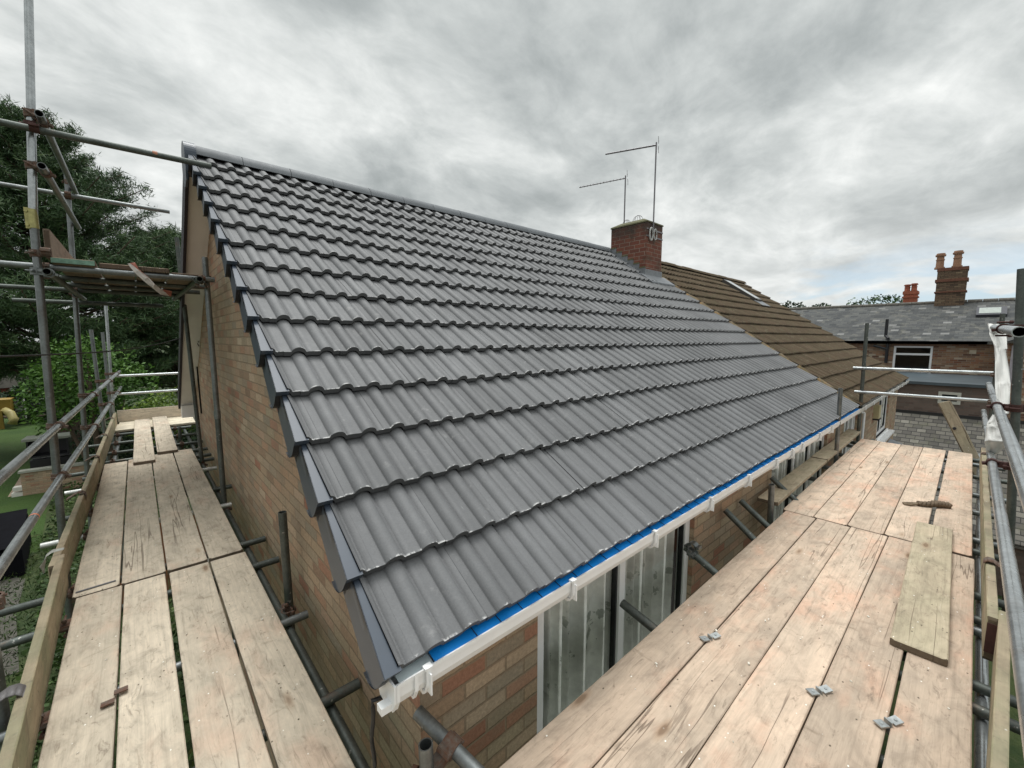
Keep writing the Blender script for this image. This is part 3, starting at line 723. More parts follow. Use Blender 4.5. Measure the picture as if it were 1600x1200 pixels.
# ------------------------------------------------------------------ BROWN HOUSE (the other half)
BX1 = 14.85
h2 = thing('semi_detached_house', (PX, WY, GZ), 'adjoining house with an old mossy brown tiled roof and a skylight', 'house')
SKL = (12.45, 12.86, 4.12, 4.98)
b = MB(); tiles(b, PX + .06, BX1, PX + .16, 15, rowjit=.004, seedv=9, lift=-.012, wear=.006, skip=lambda x, q: SKL[0] < x < SKL[1] and SKL[2] - .02 < q.y < SKL[3] - .05)
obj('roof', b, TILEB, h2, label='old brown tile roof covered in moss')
b = MB()
a = Vector((0, YE + .05, ZE + .05 * TP)); e = Vector((0, RY, ZE + (RY - YE) * TP))
b.prism([(PX, *(a - nr * .012)[1:]), (PX, *(e - nr * .012)[1:]), (PX, *(e - nr * .1)[1:]), (PX, *(a - nr * .1)[1:])], (BX1 - PX - .05, 0, 0))
b.prism([(PX + .03, RY, ZE + (RY - YE) * TP), (PX + .03, ry1, ZE), (PX + .03, ry1, ZE - .1), (PX + .03, RY, ZE + (RY - YE) * TP - .1)], (BX1 - PX - .08, 0, 0))
obj('underlay', b, DARKB, h2)
b = MB()   # ridge
x = CH[1]
while x < BX1 - .1:
    x2 = min(x + .45, BX1 - .02); o_ = []; o2 = []
    jz = random.uniform(-.006, .006)
    for a_ in range(-6, 7):
        t = a_ / 6 * R_(72); o_.append((x, RY + math.sin(t) * .13, zr + math.cos(t) * .13 - .045 + jz)); o2.append((x2 - .01, RY + math.sin(t) * .13, zr + math.cos(t) * .13 - .045 + jz))
    n = 13; b.add(o_ + o2, [(q, n + q, n + q + 1, q + 1) for q in range(n - 1)], True, .5); b.add(o_, [tuple(range(n))], False, .5); b.add(o2, [tuple(range(n))[::-1]], False, .5)
    x += .45
obj('ridge', b, TILEB, h2)
# party-line mortar with lichen
b = MB(); N_ = 90; vs = []
for k in range(N_ + 1):
    s_ = 5.0 * k / N_; q = Vector((0, YE + .03, ZE + .03 * TP)) + sl * s_
    for u, hh in ((-.045, .028), (-.03, .052), (.02, .060), (.07, .045), (.13, .022)):
        j = mnoise.noise(Vector((u * 20, s_ * 6, 5))); v = q + nr * (hh + j * .012); vs.append((PX + u + j * .02, v.y, v.z))
b.add(vs, [(5 * k + c_, 5 * k + c_ + 1, 5 * k + c_ + 6, 5 * k + c_ + 5) for k in range(N_) for c_ in range(4)], True, .5); obj('party_line_mortar', b, MORT, h2)
# verge undercloak at the far end
b = MB()
for i in range(15):
    q = Vector((0, YE, ZE)) + sl * (i * GA); q2 = q + sl * GA
    b.prism([(BX1 - .04, *(q + nr * .03)[1:]), (BX1 - .04, *(q2 + nr * .012)[1:]), (BX1 - .04, *(q2 - nr * .09)[1:]), (BX1 - .04, *(q - nr * .09)[1:])], (.05, 0, 0))
obj('verge', b, MORT, h2)
# skylight
def onroof(x, y, h=0.): z = ZE + (y - YE) * TP; return Vector((x, y, z)) + nr * h
fb = MB()
x0, x1, y0, y1 = SKL; w_ = .07
ctr = lambda xa, ya: onroof(xa, ya, .045)
L_ = (y1 - y0) / math.cos(PIT)
fb.obox(ctr(x0, (y0 + y1) / 2), (1, 0, 0), sl, nr, w_ / 2, L_ / 2, .06); fb.obox(ctr(x1, (y0 + y1) / 2), (1, 0, 0), sl, nr, w_ / 2, L_ / 2, .06)
fb.obox(ctr((x0 + x1) / 2, y0), (1, 0, 0), sl, nr, (x1 - x0 - w_) / 2, w_ / 2, .058); fb.obox(ctr((x0 + x1) / 2, y1), (1, 0, 0), sl, nr, (x1 - x0 - w_) / 2, w_ / 2, .058)
sk = obj('skylight', fb, mat_simple('skylight_frame', (.06, .055, .05), .5), h2)
b = MB(); b.obox(onroof((x0 + x1) / 2, (y0 + y1) / 2, .10), (1, 0, 0), sl, nr, (x1 - x0) / 2 - .04, L_ / 2 - .03, .006); obj('pane', b, mat_simple('sky_glass', (.55, .58, .6), .08, .9), sk)
b = MB(); b.obox(onroof((x0 + x1) / 2, y0 - .12, .055), (1, 0, 0), sl, nr, (x1 - x0) / 2 + .1, .13, .006); obj('apron_flashing', b, LEADF, sk)
# walls, windows
Wb1 = (8.22, 9.35, -2.45, ZT - .02); Wb2 = (11.75, 13.35, -2.16, ZT - .02)
b = MB(); wallrun(b, PX, BX1 - .1, [Wb1, Wb2], ZT, GZ, WY, WY + .1); b.box((BX1 - .1, WY, GZ), (BX1, 2 * RY - WY, ZT)); obj('front_wall', b, BR, h2)
b = MB(); b.prism([(BX1 - .1, WY, ZT), (BX1 - .1, RY, zt(RY) - .03), (BX1 - .1, 2 * RY - WY, ZT)], (.1, 0, 0)); b.box((PX, 9.13, GZ), (BX1 - .1, 9.23, ZT)); obj('gable_wall', b, BR, h2)
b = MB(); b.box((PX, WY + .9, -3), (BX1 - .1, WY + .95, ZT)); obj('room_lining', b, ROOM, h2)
wa = window(h2, Wb1[0], Wb1[1], Wb1[2], Wb1[3] - .002, WY, [8.75], fw=.06)
wb = window(h2, Wb2[0], Wb2[1], Wb2[2], Wb2[3] - .002, WY, [12.5], fw=.07)
b = MB(); b.box((Wb2[0] - .08, WY - .14, Wb2[2] - .08), (Wb2[1] + .08, WY - .03, Wb2[2] - .03)); obj('window_sill', b, WPVC, wb)
b = MB()   # open casement of the first window
hz_ = Vector((8.80, WY - .005, -1.23)); dv = Vector((.16, -.13, 0))
for q in (0, 1): b.tube(hz_ + dv * q, hz_ + dv * q + Vector((0, 0, -.62)), .018, 4)
b.tube(hz_, hz_ + dv, .018, 4); b.tube(hz_ + Vector((0, 0, -.62)), hz_ + dv + Vector((0, 0, -.62)), .018, 4)
obj('open_casement', b, WPVC, wa)
b = MB(); b.box((PX + .03, WY - .065, ZE - .19), (BX1, WY - .04, ZE - .02)); b.box((PX + .03, WY - .04, ZT - .03), (BX1, WY + .0, ZT - .01)); obj('fascia', b, WPVC, h2)
b = MB(); gut(b, PX + .03, BX1 + .05, LY, LZ - .01); g2 = obj('gutter', b, mat_simple('old_white_gutter', (.62, .61, .57), .5, 0, .15, 10), h2)
for xx in np.arange(8.5, 14.8, .8): b = MB(); b.box((float(xx), LY - .012, LZ - .07), (float(xx) + .04, LY, LZ + .0)); obj('gutter_bracket', b, WPVC, g2)
b = MB(); b.box((11.05, WY - .09, -1.62), (11.30, WY, -1.36)); obj('lamp_housing', b, mat_simple('cream_box', (.55, .48, .28), .5), h2)
b = MB(); b.box((11.03, WY - .10, -1.65), (11.32, WY, -1.622)); obj('lamp_base', b, DARKB, h2)
# lead-covered porch roof below its window
b = MB(); b.prism([(12.0, WY - .01, -2.55), (12.0, WY - 1.0, -2.95), (12.0, WY - 1.0, -3.05), (12.0, WY - .01, -3.05)], (2.2, 0, 0)); obj('porch_roof', b, LEADF, h2)

# ------------------------------------------------------------------ SCAFFOLD BOARDS
def board(name, p0, p1, width, thick, mat, label, cat='board', group=None, up=(0, 0, 1), ext=None, chamfer=.004, bands=True, warp=.003):
    """p0, p1: middle of the top face at each end; local X runs along the board"""
    p0, p1 = Vector(p0), Vector(p1); X = (p1 - p0); L = X.length; X.normalize()
    Zv = Vector(up); Yv = Zv.cross(X).normalized(); Zv = X.cross(Yv).normalized()
    hw = width / 2; c = chamfer
    pr = [(-hw + c, 0), (hw - c, 0), (hw, -c), (hw, -thick + c), (hw - c, -thick), (-hw + c, -thick), (-hw, -thick + c), (-hw, -c)]
    n = 33; xs = [0, .006] + [L * k / 30 for k in range(1, 30)] + [L - .006, L]
    b = MB(); vs = []; sd_ = random.random() * 90
    for i, x in enumerate(xs):
        e = .004 if i in (0, n - 1) else 0; cut = .012 if i in (0, n - 1) else 0
        wz = mnoise.noise(Vector((x * .6, sd_, 0))) * warp; wy = mnoise.noise(Vector((x * 1.1, sd_, 5))) * warp * .7
        for (yv, zv) in pr:
            sg = 1 if yv > 0 else -1
            ej = mnoise.noise(Vector((x * 9, sd_ + sg * 3, zv * 20))) * .0012
            vs.append((x, yv - sg * (cut + e * .4) + wy + ej, (zv - (e if zv > -c * 1.5 else -e)) + wz))
    m_ = len(pr)
    fs = [(i * m_ + k, i * m_ + (k + 1) % m_, (i + 1) * m_ + (k + 1) % m_, (i + 1) * m_ + k) for i in range(n - 1) for k in range(m_)]
    fs += [tuple(range(m_))[::-1], tuple(range((n - 1) * m_, n * m_))]
    b.add(vs, [f[::-1] for f in fs])
    M_ = Matrix(((X.x, Yv.x, Zv.x, p0.x), (X.y, Yv.y, Zv.y, p0.y), (X.z, Yv.z, Zv.z, p0.z), (0, 0, 0, 1)))
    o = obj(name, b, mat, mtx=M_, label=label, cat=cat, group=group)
    return o
def nailplate(parent_board, x, y, ln=.1):
    pass
GR1 = 'boards of the front deck'; GR2 = 'boards of the gable deck'
ZR, ZL = -1.55, -1.62
ordn = ['first', 'second', 'third', 'fourth', 'outermost']
wear = ['knotty pinkish', 'knotty pale', 'pale cracked', 'split', 'bleached cracked']
for k, (a, c_) in enumerate([(1.035, .812), (.807, .580), (.575, .347), (.342, .120), (.107, -.112)]):
    ww = a - c_
    board('scaffold_board', (.53 + .02 * k, (a + c_) / 2, ZR + random.uniform(-.003, .002)), (4.272 + .012 * k - (.0 if k < 4 else .02), (a + c_) / 2, ZR), ww, .038, WOOD,
          f'{wear[k]} board in the near half of the right-hand deck, {ordn[k]} from the house', group=GR1)
for k, (a, c_) in enumerate([(1.075, .850), (.845, .618), (.613, .388), (.383, .160), (.135, -.088)]):
    board('scaffold_board', (4.285 + .014 * k, (a + c_) / 2 - .012, ZR + .001), (8.28 - .0 * k + random.uniform(-.03, .03), (a + c_) / 2 + .01, ZR), a - c_, .038, WOOD,
          f'board in the far half of the right-hand deck beyond the joint, {ordn[k]} from the house', group=GR1)
lo = ['outermost', 'second from the toe board', 'third from the toe board', 'closest to the brick gable']
for k, (a, c_) in enumerate([(-.398, -.186), (-.176, .030), (.042, .262), (.285, .502)]):
    board('scaffold_board', ((a + c_) / 2, -.25, ZL), ((a + c_) / 2 + (.012 if k == 2 else 0), 3.640 - .01 * k, ZL), c_ - a, .038, WOODL,
          f'weathered board in the near half of the left-hand deck, {lo[k]}', group=GR2)
for k, (a, c_) in enumerate([(-.418, -.200), (-.190, .036), (.046, .272), (.284, .496)]):
    board('scaffold_board', ((a + c_) / 2, 3.656, ZL + .002), ((a + c_) / 2 - .004, [7.40, 7.46, 7.55, 7.62][k], ZL), c_ - a, .038, WOODL,
          f'weathered board in the far half of the left-hand deck, {lo[k]}', group=GR2)
# loose boards
board('scaffold_board', (-.035, 7.06, ZL + .042), (-.03, 10.75, ZL + .046), .215, .038, WOODL, 'pale loose board on the far end of the left deck, left of two')
board('scaffold_board', (.215, 7.50, ZL + .042), (.235, 10.9, ZL + .046), .222, .038, WOODL, 'tan loose board at the far left deck, right of two loose ones')
q = [az(1390, 1000, -1.510), az(1482, 1028, -1.510), az(1430, 813, -1.510), az(1492, 828, -1.510)]
pn, pf = (q[0] + q[1]) / 2, (q[2] + q[3]) / 2
board('scaffold_board', pn, pf, (q[0] - q[1]).length * .98, .038, WOODY, 'short loose yellowish board lying on top of the right-hand deck', warp=.001)
# inner boards between the standards and the wall
zi = -1.50
e0 = (az(1186, 780, zi) + az(1224, 793, zi)) / 2; e1 = (az(1302, 688, zi) + az(1326, 690, zi)) / 2
board('scaffold_board', (4.20, 1.17, -1.47), (6.15, 1.19, -1.47), .17, .038, WOODY, 'near one of the two mossy boards between the poles and the front windows', group='inside boards by the front wall')
board('scaffold_board', (6.17, 1.19, -1.465), (8.55, 1.21, -1.465), .17, .038, WOODY, 'far one of the two mossy boards between the poles and the front windows', group='inside boards by the front wall')
# toe boards, standing on edge
def toe(p0, p1, h, label, mat=WOODT, side=1):
    # p0,p1: middle of the inner face; board plane vertical
    d = (Vector(p1) - Vector(p0)).normalized(); nrm = Vector((0, 0, 1)).cross(d) * side
    return board('toe_board', p0, p1, h, .038, mat, label, 'toe board', up=nrm)
toe(az(30, 1250, -1.42) + Vector((0, -1.6, -.11)), az(98, 866, -1.42) + Vector((0.01, 0, -.11)), .225, 'near toe board of the left deck, standing on edge with a steel strap over it', side=-1)
toe((-.475, 3.75, -1.53), (-.385, 10.9, -1.53), .225, 'far mossy toe board running along the left deck towards the trees', side=-1)
toe((3.0, -.142, -1.462), (7.75, -.140, -1.462), .225, 'far toe board of the right deck with a red painted end', side=1)
toe((.3, -.075, -1.462), (3.12, -.182, -1.462), .225, 'near toe board of the right deck, green on its edge, below the guard rail', side=1)
b = MB(); b.box((2.994, -.178, -1.53), (2.9985, -.144, -1.38)); obj('end_paint', b, RUSTR, bpy.data.objects['toe_board.002']).matrix_parent_inverse = bpy.data.objects['toe_board.002'].matrix_world.inverted()
# rear deck
for k, yy in enumerate((10.15, 10.39, 10.63, 10.87)):
    board('scaffold_board', (-.45 + .03 * k, yy, ZL - .004), (4.2, yy + .02, ZL - .004), .225, .038, WOODW,
          f'bleached board of the deck behind the house, {["nearest", "second", "third", "farthest"][k]} of four', group='boards of the rear deck')
toe((-.38, 11.02, -1.51), (4.2, 11.04, -1.51), .225, 'toe board along the outer edge of the rear deck', WOODL, side=1)
# hop-up platform high on the left
zp = .62
for k, (a, c_) in enumerate([(-.455, -.205), (-.185, .035), (.045, .265), (.275, .50)]):
    board('scaffold_board', ((a + c_) / 2, 4.90 + [0, .02, -.01, .02][k], zp + [.01, 0, -.004, -.03][k]), ((a + c_) / 2, 7.35, zp), c_ - a, .038, [GALVD, WOODR, WOODR, WOODR][k] if k else WOODR,
          f'{["green-ended", "brown rough-ended", "brown round-ended", "orange-brown"][k]} board of the small high platform, {["leftmost", "second from left", "third from left", "beside the roof"][k]}', group='boards of the high platform')
b = MB(); b.box((-.452, 4.889, zp - .032), (-.208, 4.899, zp + .005)); 
o_ = obj('end_band', b, mat_simple('green_band', (.17, .30, .23), .6, 0, .4, 40), bpy.data.objects['scaffold_board'])
# (the band belongs to the first platform board)
pb = [o for o in bpy.data.objects if o.name.startswith('scaffold_board') and 'green-ended' in o.get('label', '')][0]
o_.parent = pb; o_.matrix_parent_inverse = pb.matrix_world.inverted(); o_.location = (0, 0, 0)
me = o_.data
for v in me.vertices: v.co += ORG['scaffold_board']
tb = toe((-.445, 4.95, zp + .118), (-.43, 7.2, zp + .118), .225, 'reddish toe board standing on edge at the left of the high platform', WOODR, side=-1)

# ------------------------------------------------------------------ SCAFFOLD TUBES
TR = .0242
def tube(parent, name, p0, p1, mat=GALV, r=TR):
    b = MB(); b.tube(p0, p1, r, 22, .004); return obj(name, b, mat, parent)
def collar(b, c, d, r=.034, w=.026):
    d = Vector(d).normalized(); c = Vector(c); b.tube(c - d * w, c + d * w, r, 14, .009)
    s_ = d.cross(Vector((.3, .2, 1))).normalized()
    for q in (-1, 1):
        b.obox(c + s_ * q * (r + .006), d, s_, d.cross(s_), w, .012, .009)
def coupler(tubeobj, c1, d1, c2=None, d2=None, mat=RUST):
    """clamp joining two tubes: a hinged collar on each, eye bolts and nuts"""
    b = MB(); c1 = Vector(c1); d1 = Vector(d1).normalized(); collar(b, c1, d1)
    if c2 is not None:
        c2 = Vector(c2); d2 = Vector(d2).normalized(); collar(b, c2, d2)
        v = c2 - c1
        if v.length > .02: b.obox((c1 + c2) / 2, v, d1, v.cross(d1) if v.cross(d1).length > 1e-4 else Vector((0, 0, 1)), max(v.length / 2 - .022, .006), .022, .018)
    v = (c2 - c1) if c2 is not None and (c2 - c1).length > .02 else d1.cross(Vector((0, 0, 1)) if abs(d1.z) < .9 else Vector((1, 0, 0)))
    v.normalize(); wv = v.cross(d1).normalized()
    for q in (-1, 1):
        pb_ = c1 + wv * q * .044 - v * .012; b.tube(pb_ - v * .02, pb_ + v * .055, .006, 8); b.tube(pb_ + v * .035, pb_ + v * .052, .0125, 6)
    return obj('coupler', b, mat, tubeobj)
def vline(p, q, z):   # point on line p-q at height z
    t = (z - p.z) / (q.z - p.z); return p.lerp(q, t)

gs = thing('scaffolding', (-.6, 4.8, GZ), 'galvanised tube scaffold along the gable wall with its high platform tower', 'scaffold')
fs_ = thing('scaffolding', (4.2, -.2, GZ), 'galvanised tube scaffold along the front wall under the wide right-hand deck', 'scaffold')
X_, Y_, Z_ = Vector((1, 0, 0)), Vector((0, 1, 0)), Vector((0, 0, 1))
# --- gable scaffold: outer standards
def standard(parent, a, b_, ztop, zbot=GZ, mat=GALV):
    return tube(parent, 'standard', vline(a, b_, ztop), vline(a, b_, zbot), mat), a, b_
YS1 = 4.80
j1 = ay(52, 340, YS1); bt = ay(97, 830, YS1); tp = ay(44, -30, YS1)
s1 = tube(gs, 'standard', j1, vline(j1, bt, GZ), GALV)
s1u = tube(gs, 'standard', tp, j1, GALVB)
b = MB(); b.tube(ay(49, 327, YS1), ay(52.5, 357, YS1), .031, 16, .006); b.obox(ay(43, 341, YS1), X_, Y_, Z_, .012, .02, .075)
for q in (-.05, .05): b.tube(ay(42, 341, YS1) + Vector((0, -.03, q)), ay(42, 341, YS1) + Vector((0, .03, q)), .010, 8)
obj('joint_sleeve', b, mat_simple('brass_sleeve', (.36, .33, .14), .4, .6, .3, 30), s1)
YS2 = 7.1
a2, b2 = ay(106, 300, YS2), ay(133, 690, YS2); s2 = tube(gs, 'standard', ay(104, 268, YS2), vline(a2, b2, GZ), GALV)
a3, b3 = ay(142, 515, 9.2), ay(160, 650, 9.2); s3 = tube(gs, 'standard', a3, vline(a3, b3, GZ), GALV)
a4, b4 = ay(160, 519, 10.9), ay(173, 640, 10.9); s4 = tube(gs, 'standard', a4, vline(a4, b4, GZ), GALV)
a5, b5 = ay(165, 475, 11.4), ay(177, 640, 11.4); s5 = tube(gs, 'standard', a5, vline(a5, b5, GZ), GALVB)
s0p = ay(5, 1050, 2.7); s0 = tube(gs, 'standard', s0p + Vector((-.03, 0, 1.9)), Vector((s0p.x, s0p.y, GZ)), GALV)
# inner standards
i1a, i1b = ay(441, 800, 2.83), ay(456, 1000, 2.83); i1 = tube(gs, 'standard', i1a, vline(i1a, i1b, GZ), GALVD)
i2a, i2b = ay(320, 402, 5.0), ay(352, 805, 5.0); i2 = tube(gs, 'standard', i2a, vline(i2a, i2b, -.75), GALV); i2l = tube(gs, 'standard', vline(i2a, i2b, -.76), vline(i2a, i2b, GZ), GALVD)
b = MB(); b.tube(vline(i2a, i2b, -.72), vline(i2a, i2b, -.80), .029, 14, .004); obj('joint_sleeve', b, GALV, i2)
i3a, i3b = ay(276, 371, 7.0), ay(315, 715, 7.0); i3 = tube(gs, 'standard', i3a, vline(i3a, i3b, GZ), GALVD)
# guard rails
ra0, ra1 = Vector((-.555, 3.2, -.695)), Vector((-.315, 11.05, -.675))
dA = (ra1 - ra0).normalized(); jA = ra0.lerp(ra1, .38)
rA = tube(gs, 'guard_rail', ra0 - dA * 2.6, ra0 + dA * 3.3, GALVB); rA2 = tube(gs, 'guard_rail', ra0 + dA * 3.31, ra1 + dA * .5, GALVB)
rb0, rb1 = Vector((-.572, 3.05, -1.11)), Vector((-.325, 11.4, -1.03))
dB = (rb1 - rb0).normalized()
rB = tube(gs, 'guard_rail', rb0 - dB * 2.4, rb0 + dB * 2.6, GALVB); rB2 = tube(gs, 'guard_rail', rb0 + dB * 2.61, rb1 + dB * .5, GALVB)
for rr, (o0, d_) in ((rB, (rb0, dB)),):
    b = MB(); c_ = o0 + d_ * .75; b.tube(c_ - d_ * .006, c_ + d_ * .010, .0247, 20); obj('paint_mark', b, mat_simple('orange_paint', (.62, .19, .09), .5), rr)
def onl(o0, d_, yy): return o0 + d_ * ((yy - o0.y) / d_.y)
for st_, (sa, sb) in ((s0, (s0p + Z_ * 1.9, s0p)), (s1, (j1, bt)), (s2, (a2, b2)), (s3, (a3, b3)), (s4, (a4, b4))):
    for (o0, d_) in ((ra0, dA), (rb0, dB)):
        pr_ = onl(o0, d_, sa.y); ps = vline(sa, sb, pr_.z); coupler(st_, ps, Z_, pr_ + d_ * .0, d_)
# transoms under the left deck
zt_ = ZL - .038 - TR - .002
for (yy, xa, xb, mt) in [(1.02, -.62, .69, GALVD), (1.90, -1.25, .69, GALVD), (2.62, -.70, .66, GALV), (3.45, -1.6, .69, GALVD), (3.88, -1.6, .69, GALVD), (4.95, -.70, .60, GALVW), (5.57, -.62, .69, GALVD), (6.50, -.70, .66, GALVW), (7.02, -.60, .69, GALVD), (7.33, -.75, .69, GALVD), (7.75, -.62, .69, GALVD), (8.35, -.62, .69, GALVD), (9.10, -.75, .69, GALVD), (9.9, -.6, .66, GALVD)]:
    t_ = tube(gs, 'transom', (xa, yy, zt_), (xb, yy + random.uniform(-.01, .01), zt_), mt)
    for xx in ((-.43,) if yy < 7.4 else (-.36, .42)):
        coupler(t_, (xx, yy, zt_), X_)
for xx, z_, mt in ((-.425, zt_ - .05, GALV), (.555, zt_ - .05, GALVD)):
    tube(gs, 'ledger', (xx, -.6, z_), (xx + (.09 if xx < 0 else 0), 10.2, z_), mt)
tube(gs, 'ledger', (.36, 7.5, zt_ - .05), (.36, 10.4, zt_ - .05), GALVD)
tube(gs, 'standard', (.42, 8.6, -1.45), (.42, 8.6, GZ), GALVD)
for sx, sy, so in ((.594, 2.83, i1), (.555, 5.0, i2l), (.56, 7.0, i3)): coupler(so, (sx, sy, zt_ - .05), Y_, (sx - .01, sy - .055, zt_ - .05), Z_)
for st_, sa, sb in ((s1, j1, bt), (s2, a2, b2), (s3, a3, b3)):
    ps = vline(sa, sb, zt_); coupler(st_, ps, Z_, ps + Vector((.03, -.055, 0)), X_)
# bridging transom near the tower, rear rails
for z_ in (-.73, -1.08): tube(gs, 'guard_rail', (-.34, 11.0, z_), (6, 11.05, z_ + .02), GALVB)
for z_ in (-1.69, -1.73): tube(gs, 'ledger', (-.5, 10.2 if z_ > -1.7 else 10.8, z_), (6, 10.25 if z_ > -1.7 else 10.8, z_), GALVD)
# tower: high rails, ledgers, transoms
YF = 4.72
h0, h1 = ay(-70, 176, YF), ay(330, 260, YF); t_ = tube(gs, 'guard_rail', h0, h1, GALVD); coupler(s1u, ay(47, 196, YS1), Z_, ay(54, 200, YF), X_, RUSTR)
b = MB(); b.tube(ay(238, 240, YF), ay(246, 242, YF), .0247, 20); obj('paint_mark', b, mat_simple('faded_orange', (.40, .17, .10), .6), t_)
h0, h1 = ay(-70, 276, 7.02), ay(265, 331, 7.02); tube(gs, 'guard_rail', h0, h1, GALV); coupler(s2, ay(106, 308, YS2), Z_, ay(106, 304, 7.02), X_)
l1 = ay(61, 177, 4.60); d_ = ay(119, 303, 7.35); tube(gs, 'ledger', l1, d_, GALV); coupler(s1u, ay(47, 178, YS1), Z_, l1.lerp(d_, .07), d_ - l1); coupler(s2, ay(107, 285, YS2), Z_)
l1 = ay(65, 259, 4.60); d_ = ay(123, 356, 7.35); tube(gs, 'ledger', l1, d_, GALV); coupler(s1u, ay(49, 259, YS1), Z_, l1.lerp(d_, .07), d_ - l1)
l1 = ay(73, 424, 4.62); d_ = Vector((l1.x, 7.6, l1.z)); tube(gs, 'ledger', l1, d_, GALVD); coupler(s1, ay(57, 424, YS1), Z_, l1 + Y_ * .1, Y_, GALV); coupler(s1, ay(56, 396, YS1), Z_, ay(72, 394, YS1 - .05), X_)
l1 = ay(312, 436, 4.78); d_ = Vector((l1.x - .04, 7.5, l1.z)); tube(gs, 'ledger', l1, d_, GALVD); coupler(i2, ay(322, 436, 5.0), Z_, l1 + Y_ * .12, Y_, GALVD)
for yy, zq, xa, xb in ((4.93, zp - .068, -1.4, .60), (5.7, zp - .068, -.6, .62), (6.4, zp - .068, -.55, .62), (7.05, zp - .068, -1.6, .66), (7.25, zp - .2, -1.0, .3)):
    t_ = tube(gs, 'transom', (xa, yy, zq), (xb, yy, zq), GALV if yy < 5 else GALVD)
for q in ((-.49, 4.93, 1), (.50, 4.93, 1), (-.49, 7.05, 1), (.50, 7.05, 1)):
    coupler(t_, (q[0], q[1], zp - .068), X_, (q[0], q[1], zp - .125), Y_)
# hoop straps (board retaining) over the left toe board
for (yy, xc) in ((2.45, -.46), (5.35, -.47), (6.9, -.455), (8.4, -.44), (10.1, -.42)):
    b = MB(); z0 = -1.418
    pts = [(-.10, -.02), (-.05, .012), (-.02, .028), (.005, .026), (.022, .008), (.027, -.03), (.022, -.055)]
    for k in range(len(pts) - 1):
        (u0, v0), (u1, v1) = pts[k], pts[k + 1]
        b.add([(xc + u0, yy - .035, z0 + v0), (xc + u0, yy + .035, z0 + v0), (xc + u1, yy + .035, z0 + v1), (xc + u1, yy - .035, z0 + v1),
               (xc + u0, yy - .035, z0 + v0 - .006), (xc + u0, yy + .035, z0 + v0 - .006), (xc + u1, yy + .035, z0 + v1 - .006), (xc + u1, yy - .035, z0 + v1 - .006)],
              [(0, 1, 2, 3), (7, 6, 5, 4), (0, 3, 7, 4), (1, 5, 6, 2), (0, 4, 5, 1), (3, 2, 6, 7)], k not in (0,))
    obj('toe_board_clip', b, RUST if yy > 3 else mat_simple('grey_strap', (.17, .16, .16), .6, .3, .2, 30), gs)

# --- front scaffold
def inner(px_a, py_a, px_b, py_b, y_, mat=GALVD, yb=None):
    a, b_ = ay(px_a, py_a, y_), ay(px_b, py_b, y_); return tube(fs_, 'standard', a, vline(a, b_, GZ), mat), a, b_
n1, n1a, n1b = inner(665, 1163, 667, 1200, 1.12, GALV)
n2, n2a, n2b = inner(1206, 757, 1203, 815, 1.115, GALV)
n3, n3a, n3b = inner(1313.5, 607, 1306, 720, 1.125, GALV)
n4, n4a, n4b = inner(1355, 505, 1340, 690, 1.15, GALVD)
zt2 = ZR - .038 - TR - .002
def tr2(px_, py_, x2=None, y2=-.32, mat=GALVD, yw=1.27):
    a = ay(px_, py_, yw); xx = a.x if x2 is None else x2
    t_ = tube(fs_, 'transom', a, (xx, .98, zt2), mat); tube(fs_, 'transom', (xx, .985, zt2), (xx, y2, zt2), mat); return t_, a
t1, a1 = tr2(972, 942); t2, a2_ = tr2(1071, 855); tr2(1133, 797); tr2(1157, 782, mat=GALVD); tr2(1205, 746)
coupler(t2, a2_.lerp(Vector((a2_.x, .98, zt2)), .18), Vector((0, 1, .3)), a2_.lerp(Vector((a2_.x, .98, zt2)), .18) + Vector((.0, 0, .05)), X_, GALV)
a = ay(652, 1112, 1.27); e_ = ay(742, 1203, 1.02); tn = tube(fs_, 'transom', a, a.lerp(e_, 1.25), GALV); coupler(n1, Vector((n1a.x, n1a.y, -1.47)), Z_, a.lerp(e_, .6), a - e_)
for xx in (1.0, 1.55, 2.62, 3.35, 4.9, 5.7, 6.35, 7.2, 7.9, 8.2):
    tube(fs_, 'transom', (xx, 1.0 if xx < 4 else 1.2, zt2), (xx, -.34 + random.uniform(-.04, .04), zt2), GALV if int(xx * 10) % 2 else GALVD)
for y_, z_, mt in ((1.02, zt2 - .05, GALVD), (-.150, zt2 - .052, GALVB)): tube(fs_, 'ledger', (-.5, y_, z_), (8.9, y_, z_), mt)
tube(fs_, 'ledger', (3.4, -.30, zt2 - .06), (8.9, -.28, zt2 - .06), GALV)
# outer standards
q0, q1 = ax(1597, 420, 4.7), ax(1579, 815, 4.7); o1 = tube(fs_, 'standard', q0, vline(q0, q1, GZ), GALVD)
q2, q3 = ax(1567, 490, 8.3), ax(1550, 640, 8.3); o2_ = tube(fs_, 'standard', q2, vline(q2, q3, GZ), GALVD)
q4, q5 = ax(1561, 700, 6.6), ax(1556, 760, 6.6)
